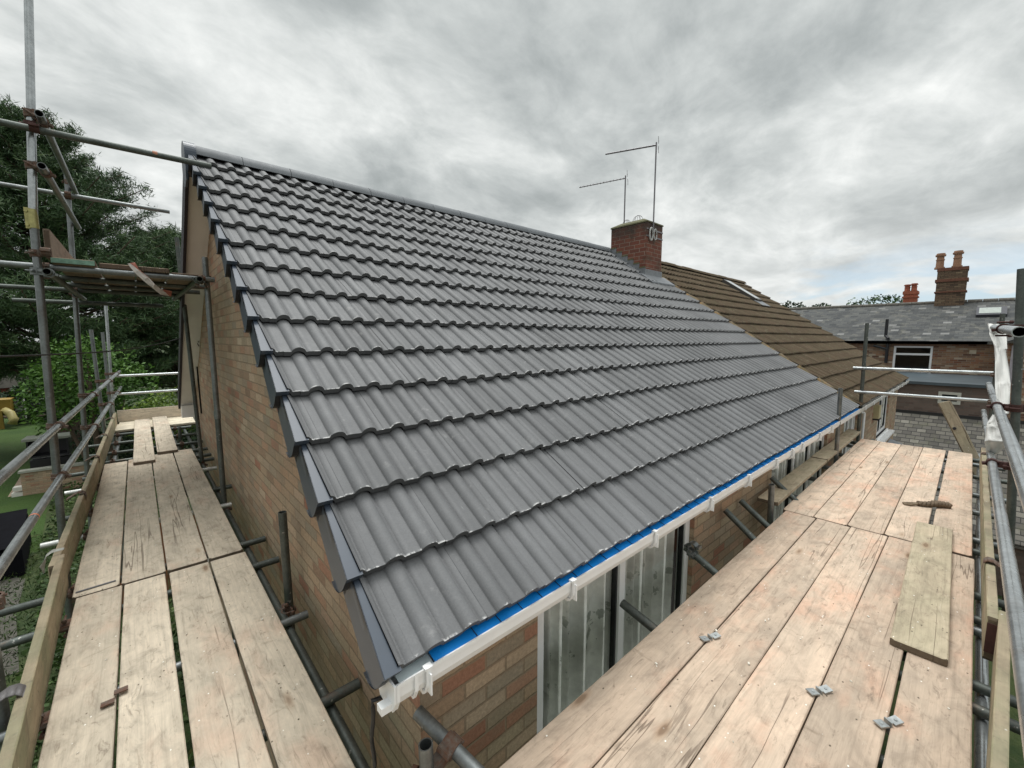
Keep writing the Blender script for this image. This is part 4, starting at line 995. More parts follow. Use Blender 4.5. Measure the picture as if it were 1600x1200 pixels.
# guard rails
RZ1, RZ2 = -.50, -.93
r1a, r1b = az(1545, 600, RZ1), az(1600, 747, RZ1); d1_ = (r1b - r1a).normalized(); r1 = tube(fs_, 'guard_rail', r1a, r1b + d1_ * 1.6, GALVB)
r2a, r2b = az(1537, 642, RZ2), az(1595, 1000, RZ2); d2_ = (r2b - r2a).normalized(); r2 = tube(fs_, 'guard_rail', r2a, r2b + d2_ * 1.5, GALVB)
def onx_(o0, d_, xx): return o0 + d_ * ((xx - o0.x) / d_.x)
for (o0, d_) in ((r1a, d1_), (r2a, d2_)):
    pr_ = onx_(o0, d_, 4.72); ps = vline(q0, q1, pr_.z); coupler(o1, ps, Z_, pr_, X_, RUSTR)
for (o0, d_, rr) in ((r1a, d1_, r1), (r2a, d2_, r2)):
    for off in (.22, 1.5):
        b = MB(); c_ = o0 + d_ * off; b.tube(c_ - d_ * .008, c_ + d_ * .008, .0275, 16, .003); obj('band', b, GALVD, rr)
rt0, rt1 = ax(1593, 518.5, 2.95), ax(1551, 511, 6.1); rt = tube(fs_, 'guard_rail', rt0, rt1, GALVB); coupler(rt, rt0.lerp(rt1, .42), X_, rt0.lerp(rt1, .42) + Vector((0, -.055, 0)), Z_, RUSTR)
t0, t1_ = ax(1333, 575, 8.35), ax(1552, 583, 8.35); e1_ = tube(fs_, 'guard_rail', t0, t1_, GALVB); coupler(n4, vline(n4a, n4b, t0.z), Z_, t0 + Vector((.05, -.09, 0)), Y_)
t0, t1_ = ax(1335, 612, 8.35), ax(1548, 627, 8.35); e2_ = tube(fs_, 'guard_rail', t0, t1_, GALVB); coupler(n4, vline(n4a, n4b, t0.z), Z_, t0 + Vector((.05, -.09, 0)), Y_, RUSTR)
coupler(o2_, vline(q2, q3, t1_.z), Z_); coupler(o2_, vline(q2, q3, -.47), Z_)
# brace outside the rails
tube(fs_, 'brace', (5.6, -.42, -.3), (2.9, -.40, -2.6), GALVD)
for xx, yc in ((3.75, -.160), (7.3, -.16), (1.4, -.13)):
    b = MB(); z0 = -1.348; pts = [(.028, -.05), (.026, .004), (.012, .020), (-.012, .020), (-.03, .004), (-.06, -.01)]
    for k in range(len(pts) - 1):
        (u0, v0), (u1, v1) = pts[k], pts[k + 1]
        b.add([(xx - .035, yc + u0, z0 + v0), (xx + .035, yc + u0, z0 + v0), (xx + .035, yc + u1, z0 + v1), (xx - .035, yc + u1, z0 + v1),
               (xx - .035, yc + u0, z0 + v0 - .007), (xx + .035, yc + u0, z0 + v0 - .007), (xx + .035, yc + u1, z0 + v1 - .007), (xx - .035, yc + u1, z0 + v1 - .007)],
              [(3, 2, 1, 0), (4, 5, 6, 7), (4, 7, 3, 0), (2, 6, 5, 1), (1, 5, 4, 0), (7, 6, 2, 3)], k not in (0,))
    obj('toe_board_clip', b, RUST, fs_)
# leaning board at the far end of the front deck
pa, pb_ = Vector((8.55, .245, -.90)), Vector((8.5, -.36, -2.25))
ob = board('scaffold_board', pa, pb_, .13, .06, WOODY, 'greenish board with two dark notches leaning at the far end of the right-hand deck', up=(-1, -.35, -.05))
b = MB()
for t in (.27, .58):
    c_ = pa.lerp(pb_, t) + Vector((-.018, .035, .0)); b.tube(c_ + Vector((.02, 0, 0)), c_ + Vector((-.012, 0, 0)), .020, 8)
no = obj('notch', b, DARKB); no.parent = ob; no.matrix_parent_inverse = ob.matrix_world.inverted()

# ------------------------------------------------------------------ small things on the decks
def zclip(px1, px2, zc, label, mat=CLIP, sz=.034, flat=.003):
    a, b_ = az(px1[0], px1[1], zc + .008), az(px2[0], px2[1], zc + .008)
    c_ = (a + b_) / 2; t = thing('board_clip', (c_.x, c_.y, zc), label, 'metal clip')
    for k, q in enumerate((a, b_)):
        b = MB(); u = (b_ - a).normalized(); u.z = 0; v = Z_.cross(u)
        b.obox(q, u + Z_ * (.12 if k else -.12), v, Z_, sz * .62, sz * .50, flat); 
        b.tube(q + v * .0 + Z_ * .001, q + Z_ * (flat + .003), .006, 8)
        obj('plate', b, mat, t)
    b = MB(); b.obox((c_.x, c_.y, zc - .012), (b_ - a).normalized(), Z_.cross(b_ - a), Z_, .003, sz * .45, .03); obj('web', b, mat, t)
zclip((1101, 998), (1118, 993), ZR, 'zinc clip gripping the first and second right-deck boards, just below the window pole')
zclip((1270, 1081), (1290, 1077), ZR, 'zinc clip over the gap between the third and fourth right-deck boards')
zclip((1377, 1131), (1399, 1126), ZR, 'zinc clip nearest the bottom right, below the loose yellowish board')
# rusty flat clip on the left deck
ta = thing('board_clip', az(180, 1088, ZL), 'rusty brown flat steel clip straddling the gap on the left-hand deck', 'metal clip')
b = MB(); p0, p1 = az(157, 1103, ZL + .012), az(179, 1094, ZL + .012); b.obox((p0 + p1) / 2, p1 - p0, Z_.cross(p1 - p0), Z_, (p1 - p0).length / 2, .015, .003); obj('plate', b, RUST, ta)
b = MB(); p0, p1 = az(178, 1083, ZL + .016), az(200, 1074, ZL + .016); b.obox((p0 + p1) / 2, p1 - p0, Z_.cross(p1 - p0), Z_, (p1 - p0).length / 2, .015, .003); obj('plate', b, RUST, ta)
# grey steel strip
b = MB(); p0, p1 = az(118, 926, ZL + .006), az(181, 907, ZL + .006); b.obox((p0 + p1) / 2, p1 - p0, Z_.cross(p1 - p0), Z_, (p1 - p0).length / 2, .008, .002)
obj('steel_strip', b, mat_simple('dull_strip', (.15, .15, .16), .6, .4), org=(p0 + p1) / 2, label='thin grey steel strip lying on the left-hand deck beside the board joint', cat='strip')
# knotted rope
c0, c1 = az(1413, 785, -1.525), az(1484, 790, -1.525)
rope = thing('rope', (c0 + c1) / 2 - Z_ * .02, 'brown knotted hank of old rope lying across the far right-hand deck', 'rope')
b = MB(); d_ = (c1 - c0); n_ = 60
for ph in (0, 2.1, 4.2):
    pts = []; rs = []
    for k in range(n_):
        t = .30 + .70 * k / (n_ - 1); c_ = c0.lerp(c1, t); rr = .018 + .009 * math.sin(t * 17 + ph)
        a_ = ph + t * 26; s_ = d_.cross(Z_).normalized(); pts.append(c_ + s_ * math.cos(a_) * rr + Z_ * (math.sin(a_) * rr * .7 + .004)); rs.append(.017 if t > .62 else .013)
    b.path(pts, rs, 7)
obj('hank', b, mat_simple('old_rope', (.17, .125, .085), .95, 0, .35, 60, .8), rope)
b = MB(); s_ = d_.cross(Z_).normalized()
b.path([c0.lerp(c1, .34), c0.lerp(c1, .24) + s_ * .012 - Z_ * .004, c0.lerp(c1, .10) + s_ * .022 - Z_ * .012, c0.lerp(c1, .0) + s_ * .010 - Z_ * .014, c0.lerp(c1, .02) - s_ * .022 - Z_ * .013, c0.lerp(c1, .18) - s_ * .032 - Z_ * .013, c0.lerp(c1, .34) - s_ * .012 - Z_ * .005], .011, 7)
obj('loop', b, mat_simple('old_rope_loop', (.20, .15, .10), .95, 0, .3, 60), rope)
# white ribbon, hazard tape
def strip(name, ctrl, widths, mat, label, cat, wdir, nseg=40, crump=.01):
    ctrl = [Vector(c_) for c_ in ctrl]; b = MB(); vs = []; m_ = 7
    for k in range(nseg + 1):
        t = k / nseg * (len(ctrl) - 1); i = min(int(t), len(ctrl) - 2); f_ = t - i; f_ = f_ * f_ * (3 - 2 * f_)
        c_ = ctrl[i].lerp(ctrl[i + 1], f_); w_ = widths[i] + (widths[i + 1] - widths[i]) * f_; wd = Vector(wdir[i]).lerp(Vector(wdir[i + 1]), f_).normalized()
        nd = wd.cross(Z_) if abs(wd.z) < .8 else wd.cross(X_)
        for q in range(m_):
            u = q / (m_ - 1) - .5
            vs.append(c_ + wd * u * w_ + nd * (mnoise.noise(Vector((u * 5, k * .23, 3))) * crump + .4 * crump * math.sin(u * 13 + k * .35)))
    fs = [(k * m_ + q, k * m_ + q + 1, (k + 1) * m_ + q + 1, (k + 1) * m_ + q) for k in range(nseg) for q in range(m_ - 1)]
    b.add(vs, fs, True); o = obj(name, b, mat, org=ctrl[0], label=label, cat=cat)
    md = o.modifiers.new('thickness', 'SOLIDIFY'); md.thickness = .0012
    return o
PLAST = mat_simple('white_polythene', (.66, .65, .62), .45, 0, .12, 7, .3)
strip('plastic_sheeting', [ax(1553, 506, 5.9), ax(1559, 520, 5.7), ax(1564, 545, 5.5), ax(1567, 600, 5.2), ax(1568, 645, 5.0)], [.09, .10, .07, .08, .06], PLAST,
      'long white strip of polythene tied to the top rail and hanging at the right', 'plastic sheet', [(0, 1, .2), (.2, 1, .1), (-.2, 1, .1), (.1, 1, 0), (0, 1, .2)], crump=.05)
strip('plastic_sheeting', [ax(1555, 648, 5.2), ax(1553, 665, 5.1), ax(1558, 690, 5.0), ax(1549, 712, 5.1)], [.03, .08, .13, .04], PLAST,
      'small torn white polythene flap caught between the two right-hand guard rails', 'plastic sheet', [(.1, 1, .2), (0, 1, .3), (.1, 1, -.2), (0, 1, .1)], crump=.03)
hz = NT('hazard_tape'); p = hz.pos(); sx = hz.sep(p)
HAZ = hz.done(hz.mix(hz.math('GREATER_THAN', hz.math('FRACT', hz.math('MULTIPLY', hz.math('ADD', sx[0], sx[2]), 5.5)), .5), (.55, .50, .46), (.36, .12, .08)), .6)
strip('barrier_tape', [ay(205, 411, 4.86), ay(214, 424, 4.84), ay(228, 436, 4.84), ay(240, 447, 4.85), ay(251, 456, 4.9), ay(268, 459, 5.0)], [.05, .045, .05, .04, .05, .05], HAZ,
      'faded red and white barrier tape dangling under the high platform', 'tape', [(1, 0, .3), (.6, 0, .8), (.5, 0, .8), (.4, 0, .9), (.1, 0, 1), (.2, 0, 1)], crump=.012)
# telephone cable from the gable towards the left
b = MB(); c0 = Vector((WX - .01, 8.35, .03)); q = ay(277, 530, 7.6); q2 = ay(0, 557, 3.3); q3 = q2 + (q2 - q) * 2.5
pts = [c0.lerp(q, t) for t in (0, .5)] + [q.lerp(q2, t) - Z_ * .05 * math.sin(t * math.pi) for t in np.linspace(0, 1, 14)] + [q3]
b.path(pts, .0055, 6); obj('telephone_cable', b, CABLE, org=c0, label='thin black cable stretched from the gable wall across the left poles', cat='cable')
# strap hanging off the near left toe board
strip('webbing_strap', [ay(100, 857, 3.68), ay(82, 861, 3.66), ay(72, 868, 3.64), ay(67, 882, 3.62), ay(68, 896, 3.62)], [.03, .035, .03, .05, .012], mat_simple('grey_webbing', (.30, .30, .27), .8, 0, .3, 30),
      'frayed grey strap hooked over the left toe boards where they overlap', 'strap', [(0, 1, .1), (0, 1, .2), (.1, 1, .3), (.4, .9, 0), (.3, 1, 0)], crump=.004)
# small debris on the boards
DEB = mat_simple('mortar_crumb', (.66, .62, .54), .9, 0, .2, 40)
b = MB()
for _ in range(60):
    if random.random() < .6: x, y, z = random.uniform(.8, 7), random.uniform(-.05, 1.0), ZR
    else: x, y, z = random.uniform(-.35, .45), random.uniform(1.4, 7), ZL
    r_ = random.uniform(.002, .0055); 
    b.obox((x, y, z + r_ * .8), (random.random(), random.random(), .2), (random.random(), -random.random(), 0.1), (.1, .1, 1), r_, r_ * .8, r_ * .6)
obj('mortar_crumbs', b, DEB, kind='stuff', label='tiny pale mortar crumbs scattered on the decks', cat='debris')

# ------------------------------------------------------------------ TERRACE and low extension on the right
TX = 24.0
te = thing('terraced_house', (TX, 0, GZ), 'long red brick terrace with a weathered grey slate roof across the back right', 'terrace')
RX, RZt = TX + 3.6, 1.62
b = MB()
b.prism([(TX - .22, -9, -.10), (RX, -9, RZt), (RX, -9, RZt - .12), (TX - .22, -9, -.22)], (0, 30, 0))
b.prism([(RX, -9, RZt), (RX + 3.8, -9, -.1), (RX + 3.8, -9, -.22), (RX, -9, RZt - .12)], (0, 30, 0))
obj('roof', b, SLATE, te)
b = MB()
y = -9
while y < 21: b.tube((RX, y, RZt + .0), (RX, y + .44, RZt + .005), .10, 10); y += .45
obj('ridge', b, mat_simple('slate_ridge', (.13, .12, .105), .9, 0, .4, 12, .5), te)
b = MB(); b.box((TX - .22, -.25, -.22), (TX - .10, 21, -.10)); obj('gutter', b, mat_simple('black_gutter', (.03, .03, .03), .5), te)
wt = (TX, 1.18, 2.36, -1.46, -.31)
b = MB()
b.box((TX, -9, GZ), (TX + .2, wt[1], -.1)); b.box((TX, wt[2], GZ), (TX + .2, 21, -.1)); b.box((TX, wt[1], GZ), (TX + .2, wt[2], wt[3])); b.box((TX, wt[1], wt[4]), (TX + .2, wt[2], -.1))
obj('wall', b, BR2, te)
b = MB(); b.box((TX + 1.4, -.5, -3), (TX + 1.45, 4, 0)); obj('room_lining', b, ROOM, te)
b = MB(); f = .07; y0, y1, z0, z1 = wt[1:]
b.box((TX + .03, y0, z0), (TX + .09, y0 + f, z1)); b.box((TX + .03, y1 - f, z0), (TX + .09, y1, z1)); b.box((TX + .03, y0 + f, z1 - f), (TX + .09, y1 - f, z1)); b.box((TX + .03, y0 + f, z0), (TX + .09, y1 - f, z0 + f)); b.box((TX + .03, y0 + f, z1 - .38), (TX + .09, y1 - f, z1 - .30))
b.box((TX - .08, y0 - .05, z0 - .09), (TX + .03, y1 + .05, z0 - .0))
wo = obj('window', b, WPVC, te)
b = MB(); b.add([(TX + .07, y0, z0), (TX + .07, y1, z0), (TX + .07, y1, z1), (TX + .07, y0, z1)], [(0, 1, 2, 3)]); obj('pane', b, GLASS, wo)
b = MB(); b.box((TX - .015, y0 - .1, z1), (TX - .003, y1 + .1, z1 + .12)); obj('lintel', b, mat_simple('brick_lintel', (.24, .14, .09), .9, 0, .2, 20), te)
b = MB(); c_ = ax(1520, 550, TX); b.box((TX - .02, c_.y - .09, c_.z - .07), (TX, c_.y + .09, c_.z + .07)); b2_ = ax(1551, 545, TX); obj('air_vent', b, mat_simple('cream_vent', (.50, .44, .33), .8), te)
b = MB(); v0 = ax(1384, 567, TX - .15); b.tube((TX - .15, v0.y, v0.z), (TX - .15, v0.y, .0), .055, 12); b.tube((TX - .15, v0.y, .0), (TX - .05, v0.y + .1, .12), .055, 12); b.tube((TX - .05, v0.y + .1, .10), (TX - .05, v0.y + .1, .82), .055, 12); b.tube((TX - .15, v0.y, -.45), (TX - .15, v0.y + .45, -.3), .05, 12)
obj('soil_pipe', b, BLACKPL, te)
b = MB()   # rooflight
c0 = ax(1526, 494, TX + 1.9); 
sl2 = Vector((3.82, 0, 1.72)).normalized(); n2v = Vector((-sl2.z, 0, sl2.x))
cc_ = Vector((TX + 2.3, -.28, -.10 + (2.52) * .45 + .06))
b.obox(cc_, sl2, Y_, n2v, .42, .42, .06); rl = obj('rooflight', b, mat_simple('rooflight_frame', (.05, .05, .06), .5), te)
b = MB(); b.obox(cc_ + n2v * .065 + sl2 * .02 + Y_ * .04, sl2, Y_, n2v, .30, .30, .006); obj('pane', b, mat_simple('pale_pane', (.50, .54, .50), .15, .6), rl)
# chimneys
def stack(parent, x0, x1, y0, y1, zb, ztop, mat, pots, potmat, label, steps):
    b = MB(); b.box((x0, y0, zb), (x1, y1, ztop)); o = obj('chimney', b, mat, parent, label=label)
    b = MB()
    for (z_, h_, e_) in steps: b.box((x0 - e_, y0 - e_, z_), (x1 + e_, y1 + e_, z_ + h_))
    obj('corbel', b, mat_simple('brown_corbel', (.16, .07, .045), .9, 0, .3, 14, .4) if mat is not TERRA else TERRA, o)
    for (py, pz, ph, pr_) in pots:
        b = MB(); cx_ = (x0 + x1) / 2
        for k, (r0, r1, t0_, t1_) in enumerate([(1.15, 1.15, 0, .12), (.92, .86, .12, .55), (1.0, 1.0, .55, .60), (.86, .80, .60, .80), (1.12, 1.2, .80, .90), (1.0, .95, .90, 1.0)]):
            b.tube((cx_, py, pz + ph * t0_), (cx_, py, pz + ph * t1_), pr_ * r0, 16, None if k < 5 else .03, pr_ * r1)
        obj('chimney_pot', b, potmat, o)
    b = MB(); b.box((x0 - .06, y0 - .05, zb), (x0 - .02, y1 + .05, zb + .12)); obj('flashing', b, LEADF, o)
cL, cR = ax(1460, 470, RX - .35), ax(1507, 470, RX - .35)
ct = ax(1483, 418, RX - .35).z
stack(te, RX - .35, RX + .35, cR.y, cL.y, 1.25, ct, BR5, [(ax(1469, 410, RX).y, ct, .70, .15), (ax(1496, 410, RX).y, ct, .74, .15)], CREAM, 'tall dark brick stack with two cream pots', [(ct - .14, .14, .02), (ct - .62, .12, .05), (ct - 1.10, .06, .04)])
cL, cR = ax(1412, 470, RX + 6), ax(1433, 470, RX + 6); ct = ax(1422, 456, RX + 6).z
fh = thing('terraced_house', (RX + 9, 6, GZ), 'roof of the next street hidden behind the slate ridge, only its terracotta chimney showing', 'terrace')
b = MB(); b.prism([(RX + 4.5, -5, -1.2), (RX + 8, -5, 1.2), (RX + 11.5, -5, -1.2)], (0, 26, 0)); obj('roof', b, SLATE, fh)
b = MB(); b.box((RX + 5, -4.8, GZ), (RX + 11, 20.8, -1.2)); obj('wall', b, BR2, fh)
stack(fh, RX + 5.6, RX + 6.3, cR.y, cL.y, -.8, ct, TERRA, [(ax(1417.5, 456, RX + 6).y, ct, .42, .14), (ax(1428, 456, RX + 6).y, ct, .46, .14)], TERRA, 'terracotta red stack with two short pots', [(ct - .16, .16, .04), (ct - .36, .08, .05)])
# outrigger of the terrace at the far right
b = MB(); b.box((TX - 5.0, -5.2, GZ), (TX, -.62, -.12)); og = thing('outrigger', (TX - 2.5, -3, GZ), 'brick rear wing of the terrace at the right edge, partly hidden by poles', 'building')
obj('wall', b, BR2, og); b = MB(); b.prism([(TX - 5.2, -5.4, -.12), (TX - 5.2, -3, 1.2), (TX - 5.2, -.5, -.12)], (5.2, 0, 0)); obj('roof', b, SLATE, og)
b = MB(); b.box((TX - 5.02, -1.05, -.9), (TX - 5.0, -.75, -.85)); b.tube((TX - 5.05, -.72, -.2), (TX - 5.05, -.72, GZ), .04, 10); obj('waste_pipe', b, mat_simple('grey_pipe', (.35, .33, .36), .5), og)
# low extension with flat lead roof and a slated lean-to
EX = 19.0; ez = ax(1450, 601, EX).z; el = ax(1450, 646, EX).z
ext = thing('extension', (EX, 1, GZ), 'low dark brick extension with flat lead-grey roof and slated lean-to below it', 'building')
w0, w1 = ax(1468, 613, EX), ax(1499, 631, EX)
b = MB(); b.box((EX, -.6, GZ), (EX + .2, w1.y, ez)); b.box((EX, w0.y, GZ), (EX + .2, 9.5, ez)); b.box((EX, w1.y, GZ), (EX + .2, w0.y, w1.z)); b.box((EX, w1.y, w0.z), (EX + .2, w0.y, ez)); obj('wall', b, BR4, ext)
b = MB(); b.box((EX - .08, -.62, ez), (TX, 9.6, ez + .09)); obj('flat_roof', b, mat_simple('flat_roof_felt', (.065, .085, .098), .4, 0, .35, 1.2, .1), ext)
b = MB(); f = .06
b.box((EX - .03, w1.y - .02, w1.z - .03), (EX + .08, w1.y + f, w0.z + .03)); b.box((EX - .03, w0.y - f, w1.z - .03), (EX + .08, w0.y + .02, w0.z + .03)); b.box((EX - .025, w1.y + f, w0.z - .05), (EX + .08, w0.y - f, w0.z + .03)); b.box((EX - .025, w1.y + f, w1.z - .03), (EX + .08, w0.y - f, w1.z + .05))
wo = obj('window', b, mat_simple('cream_frame', (.50, .50, .44), .6), ext)
b = MB(); b.box((EX + .05, w1.y, w1.z), (EX + .06, w0.y, w0.z)); obj('pane', b, mat_simple('dark_pane', (.02, .025, .03), .1), wo)
b = MB(); b.prism([(EX + .0, -1.5, el), (EX - 4.2, -1.5, el - 2.3), (EX - 4.2, -1.5, el - 2.4), (EX, -1.5, el - .12)], (0, 11, 0)); obj('lean_to_roof', b, SLATE2, ext)
b = MB(); b.box((EX - .07, -1.5, el - .04), (EX - .001, 9.5, el + .05)); obj('flashing', b, mat_simple('black_flashing', (.02, .02, .02), .6), ext)
b = MB(); b.box((EX - 4.1, -1.4, GZ), (EX - .1, 9.3, el - 2.32)); obj('lower_wall', b, BR4, ext)
# neighbour's shed below the right rail
sh = thing('brick_shed', (9.5, -3.5, GZ), 'low brick outbuilding with grey slates below the right guard rail', 'shed')
b = MB(); b.box((8.6, -6, GZ), (12.5, -2.6, -4.2)); obj('wall', b, grid_mat('orange_brick', .225, .075, .05, .14, [(0, (.25, .09, .04)), (1, (.33, .14, .07))], (.2, .16, .12)), sh)
b = MB(); b.prism([(8.4, -6.2, -4.2), (8.4, -4.3, -3.3), (8.4, -2.4, -4.2)], (4.3, 0, 0)); obj('roof', b, SLATE2, sh)
sh = thing('brick_shed', (4, -4, GZ), 'mossy roofed store in the yard, under the near right guard rail', 'shed')
b = MB(); b.box((1.5, -5, GZ), (6.2, -1.9, -4.6)); obj('wall', b, BR4, sh)
b = MB(); b.prism([(1.4, -5.1, -4.6), (1.4, -1.7, -4.5), (1.4, -1.7, -4.42), (1.4, -5.1, -4.2)], (5.0, 0, 0)); obj('roof', b, SLATE2, sh)

# ------------------------------------------------------------------ VEGETATION
def leafquads(C_, size, flat=.0, asp=.5, up=0.):
    n = len(C_); d = rng.normal(size=(n, 3)); d[:, 2] = d[:, 2] * (1 - flat) + up; d /= np.linalg.norm(d, axis=1)[:, None]
    e = rng.normal(size=(n, 3)); e -= (e * d).sum(1)[:, None] * d; e /= np.linalg.norm(e, axis=1)[:, None]
    s_ = size * rng.uniform(.6, 1.4, n)[:, None]
    a = d * s_; c_ = e * s_ * asp
    return np.stack([C_ - a, C_ + c_ * .9 - a * .1, C_ + a, C_ - c_ * .9 - a * .1], 1)
def shrub(name, blobs, n, size, mat, label, cat, base, stem=True, asp=.5, group=None, kind=None):
    t = thing(name, base, label, cat, group)
    pts = []; rr = []
    tot = sum(b_[3] * b_[4] * b_[5] for b_ in blobs)
    for (x, y, z, rx, ry, rz) in blobs:
        k = int(n * rx * ry * rz / tot); u = rng.normal(size=(k, 3)); u /= np.linalg.norm(u, axis=1)[:, None]
        rad = rng.uniform(.62, 1.05, k) ** .7
        # clumps: push by noise
        lump = np.array([mnoise.noise(Vector(v) * 2.6 + Vector((x, y, z))) for v in u.tolist()])
        P = u * (rad * (1 + .30 * lump))[:, None] * np.array([rx, ry, rz]) + np.array([x, y, z])
        pts.append(P); cl_ = np.array([mnoise.noise(Vector(p) * 1.7) for p in P.tolist()])
        rr.append(np.clip(.42 + .55 * cl_ + .2 * lump + rng.normal(size=k) * .14, .02, 1))
    P = np.concatenate(pts); rr = np.concatenate(rr)
    b = MB(); b.quads(leafquads(P, size, .2, asp), rr.tolist()); obj('crown', b, mat, t)
    if stem:
        b = MB()
        for k in range(4):
            bl = blobs[k % len(blobs)]
            b.path([(base[0] + random.uniform(-.1, .1), base[1] + random.uniform(-.1, .1), base[2]), ((base[0] + bl[0]) / 2, (base[1] + bl[1]) / 2, (base[2] + bl[2]) / 2 - .2), (bl[0], bl[1], bl[2])], [.10, .07, .03], 7)
        obj('trunk', b, BARK, t)
    return t
def pine(cx_, cy_, ztop, rmax, n_wh, label):
    t = thing('pine_tree', (cx_, cy_, GZ), label, 'tree'); H = ztop - GZ
    b = MB(); pts = [(cx_ + .15 * math.sin(k), cy_, GZ + H * k / 10) for k in range(11)]; b.path(pts, [.42 * (1 - .92 * k / 10) + .03 for k in range(11)], 10); obj('trunk', b, BARK, t)
    bb = MB(); T = []; G = []
    for wv in range(n_wh):
        f_ = wv / (n_wh - 1); z = GZ + H * (.22 + .77 * f_); rad = rmax * (1 - f_) ** .62 * (1.0 if f_ > .2 else .8 + f_) + .35
        for k in range(6 if f_ < .9 else 4):
            a = random.random() * 2 * math.pi; L = rad * random.uniform(.68, 1.12); rise = random.uniform(.05, .35) + .45 * f_
            o0 = np.array([cx_, cy_, z]); d = np.array([math.cos(a), math.sin(a), rise]); q = [o0 + d * L * s_ + np.array([0, 0, .10 * L * s_ * s_]) for s_ in np.linspace(0, 1, 5)]
            bb.path(q, [.075 * (1 - .8 * s_) * (1 - .5 * f_) + .01 for s_ in np.linspace(0, 1, 5)], 5)
            m_ = int(9 + L * 7)
            for j in range(m_):
                s_ = random.uniform(.28, 1.04) ** .8; side = random.uniform(-1, 1) * L * .24 * (1.15 - s_ * .6)
                c_ = o0 + d * L * s_ + np.array([-math.sin(a) * side, math.cos(a) * side, .10 * L * s_ * s_ + random.uniform(-.12, .22)])
                g_ = random.random(); nn = 22
                cs = c_ + rng.normal(size=(nn, 3)) * np.array([.16, .16, .12]); T.append(cs); G += list(np.clip(.25 + .5 * g_ + rng.normal(size=nn) * .12, .02, 1))
    T = np.concatenate(T); qd = leafquads(T, .15, .1, .13, .45)
    b = MB(); b.quads(qd, G); obj('crown', b, PINE, t); obj('branches', bb, BARK, t)
    return t
pine(-3.1, 32, 10.6, 6.3, 44, 'big dark pine whose top stands clear of the others, behind the left poles')
pine(-9.5, 35, 6.6, 5.0, 26, 'dark pine at the left edge of the photo, behind the top rail')
pine(1.9, 36, 6.6, 5.2, 30, 'dark pine nearest the house, showing past the roof verge')
shrub('shrub', [(-1.6, 24, -1.7, 1.5, 1.5, 1.6), (-2.6, 24.4, -2.4, 1.0, 1.1, 1.4), (-.5, 24.2, -2.3, 1.1, 1.2, 1.3), (-1.5, 23.6, -.6, .7, .8, .75)], 7000, .085, BUSHM, 'bright green rounded shrub standing in front of the pines', 'shrub', (-1.5, 24.2, GZ))
shrub('shrub', [(1.1, 22, -3.0, 1.3, 1.2, .9), (.2, 22, -3.4, .9, .9, .8), (2.4, 22, -2.8, 1.2, 1.2, 1.0)], 4500, .075, YELL, 'low yellow-green bush seen through the rear rails beside the soffit', 'shrub', (1.0, 22, GZ))
shrub('hedge', [(-.9, 26.5, -4.6, 1.6, 1.2, 1.5), (1.2, 25.5, -4.7, 2.4, 1.2, 1.4), (3.0, 25.5, -4.5, 2.2, 1.2, 1.6), (5.4, 25.5, -4.4, 2.2, 1.2, 1.6)], 9000, .10, DARKL, 'dark hedge under the bright shrub at the back of the garden', 'hedge', (0, 25.5, GZ))
shrub('hedge', [(-10.5, 52, -5.3, 4.0, 1.5, 1.2), (-5.5, 46, -4.6, 2.0, 1.6, 1.5), (-3.2, 38, -4.2, 1.3, 1.6, 1.8)], 9000, .16, DARKL, 'dark straggly hedge across the far end of the lawn', 'hedge', (-7, 48, GZ))
shrub('hedge', [(-22, 64, -1, 9, 3, 5), (-8, 62, -1, 8, 3, 5), (6, 60, -1, 8, 3, 5), (18, 60, -1.5, 8, 3, 5)], 12000, .3, DARKL, 'tall belt of dark trees closing the garden behind the pines', 'trees', (-4, 62, GZ))
# border plants beside the lawn: too many to count
pts = np.stack([rng.uniform(-3.2, .4, 15000), rng.uniform(6.5, 34, 15000), np.full(15000, GZ)], 1)
keep = pts[:, 0] > (-1.2 - .07 * pts[:, 1]); pts = pts[keep]; hn = np.array([mnoise.noise(Vector(p) * .9) for p in pts.tolist()])
pts[:, 2] += rng.uniform(0, 1, len(pts)) * (.18 + .30 * np.clip(hn + .3, 0, 1))
gp_ = np.stack([rng.uniform(-7, -.75, 26000), rng.uniform(4.5, 19, 26000), np.full(26000, GZ)], 1); gp_[:, 2] += rng.uniform(0, .16, len(gp_))
gh = np.array([mnoise.noise(Vector(p) * .7) for p in gp_.tolist()])
b = MB(); b.quads(leafquads(gp_, .05, .0, .22, .6), np.clip(.4 + .6 * gh + rng.normal(size=len(gp_)) * .2, .02, 1).tolist())
obj('long_grass', b, leafmat('grass_blades', (.018, .040, .008), (.040, .075, .014), (.085, .115, .030)), kind='stuff', label='rough grass growing at the foot of the scaffold', cat='grass')
b = MB(); b.quads(leafquads(pts, .055, .3, .6), np.clip(.35 + .5 * hn + rng.normal(size=len(pts)) * .2, .02, 1).tolist())
obj('border_plants', b, leafmat('border_leaves', (.02, .045, .012), (.055, .10, .022), (.15, .19, .07)), kind='stuff', label='mixed low plants and grass filling the border beside the lawn', cat='plants')
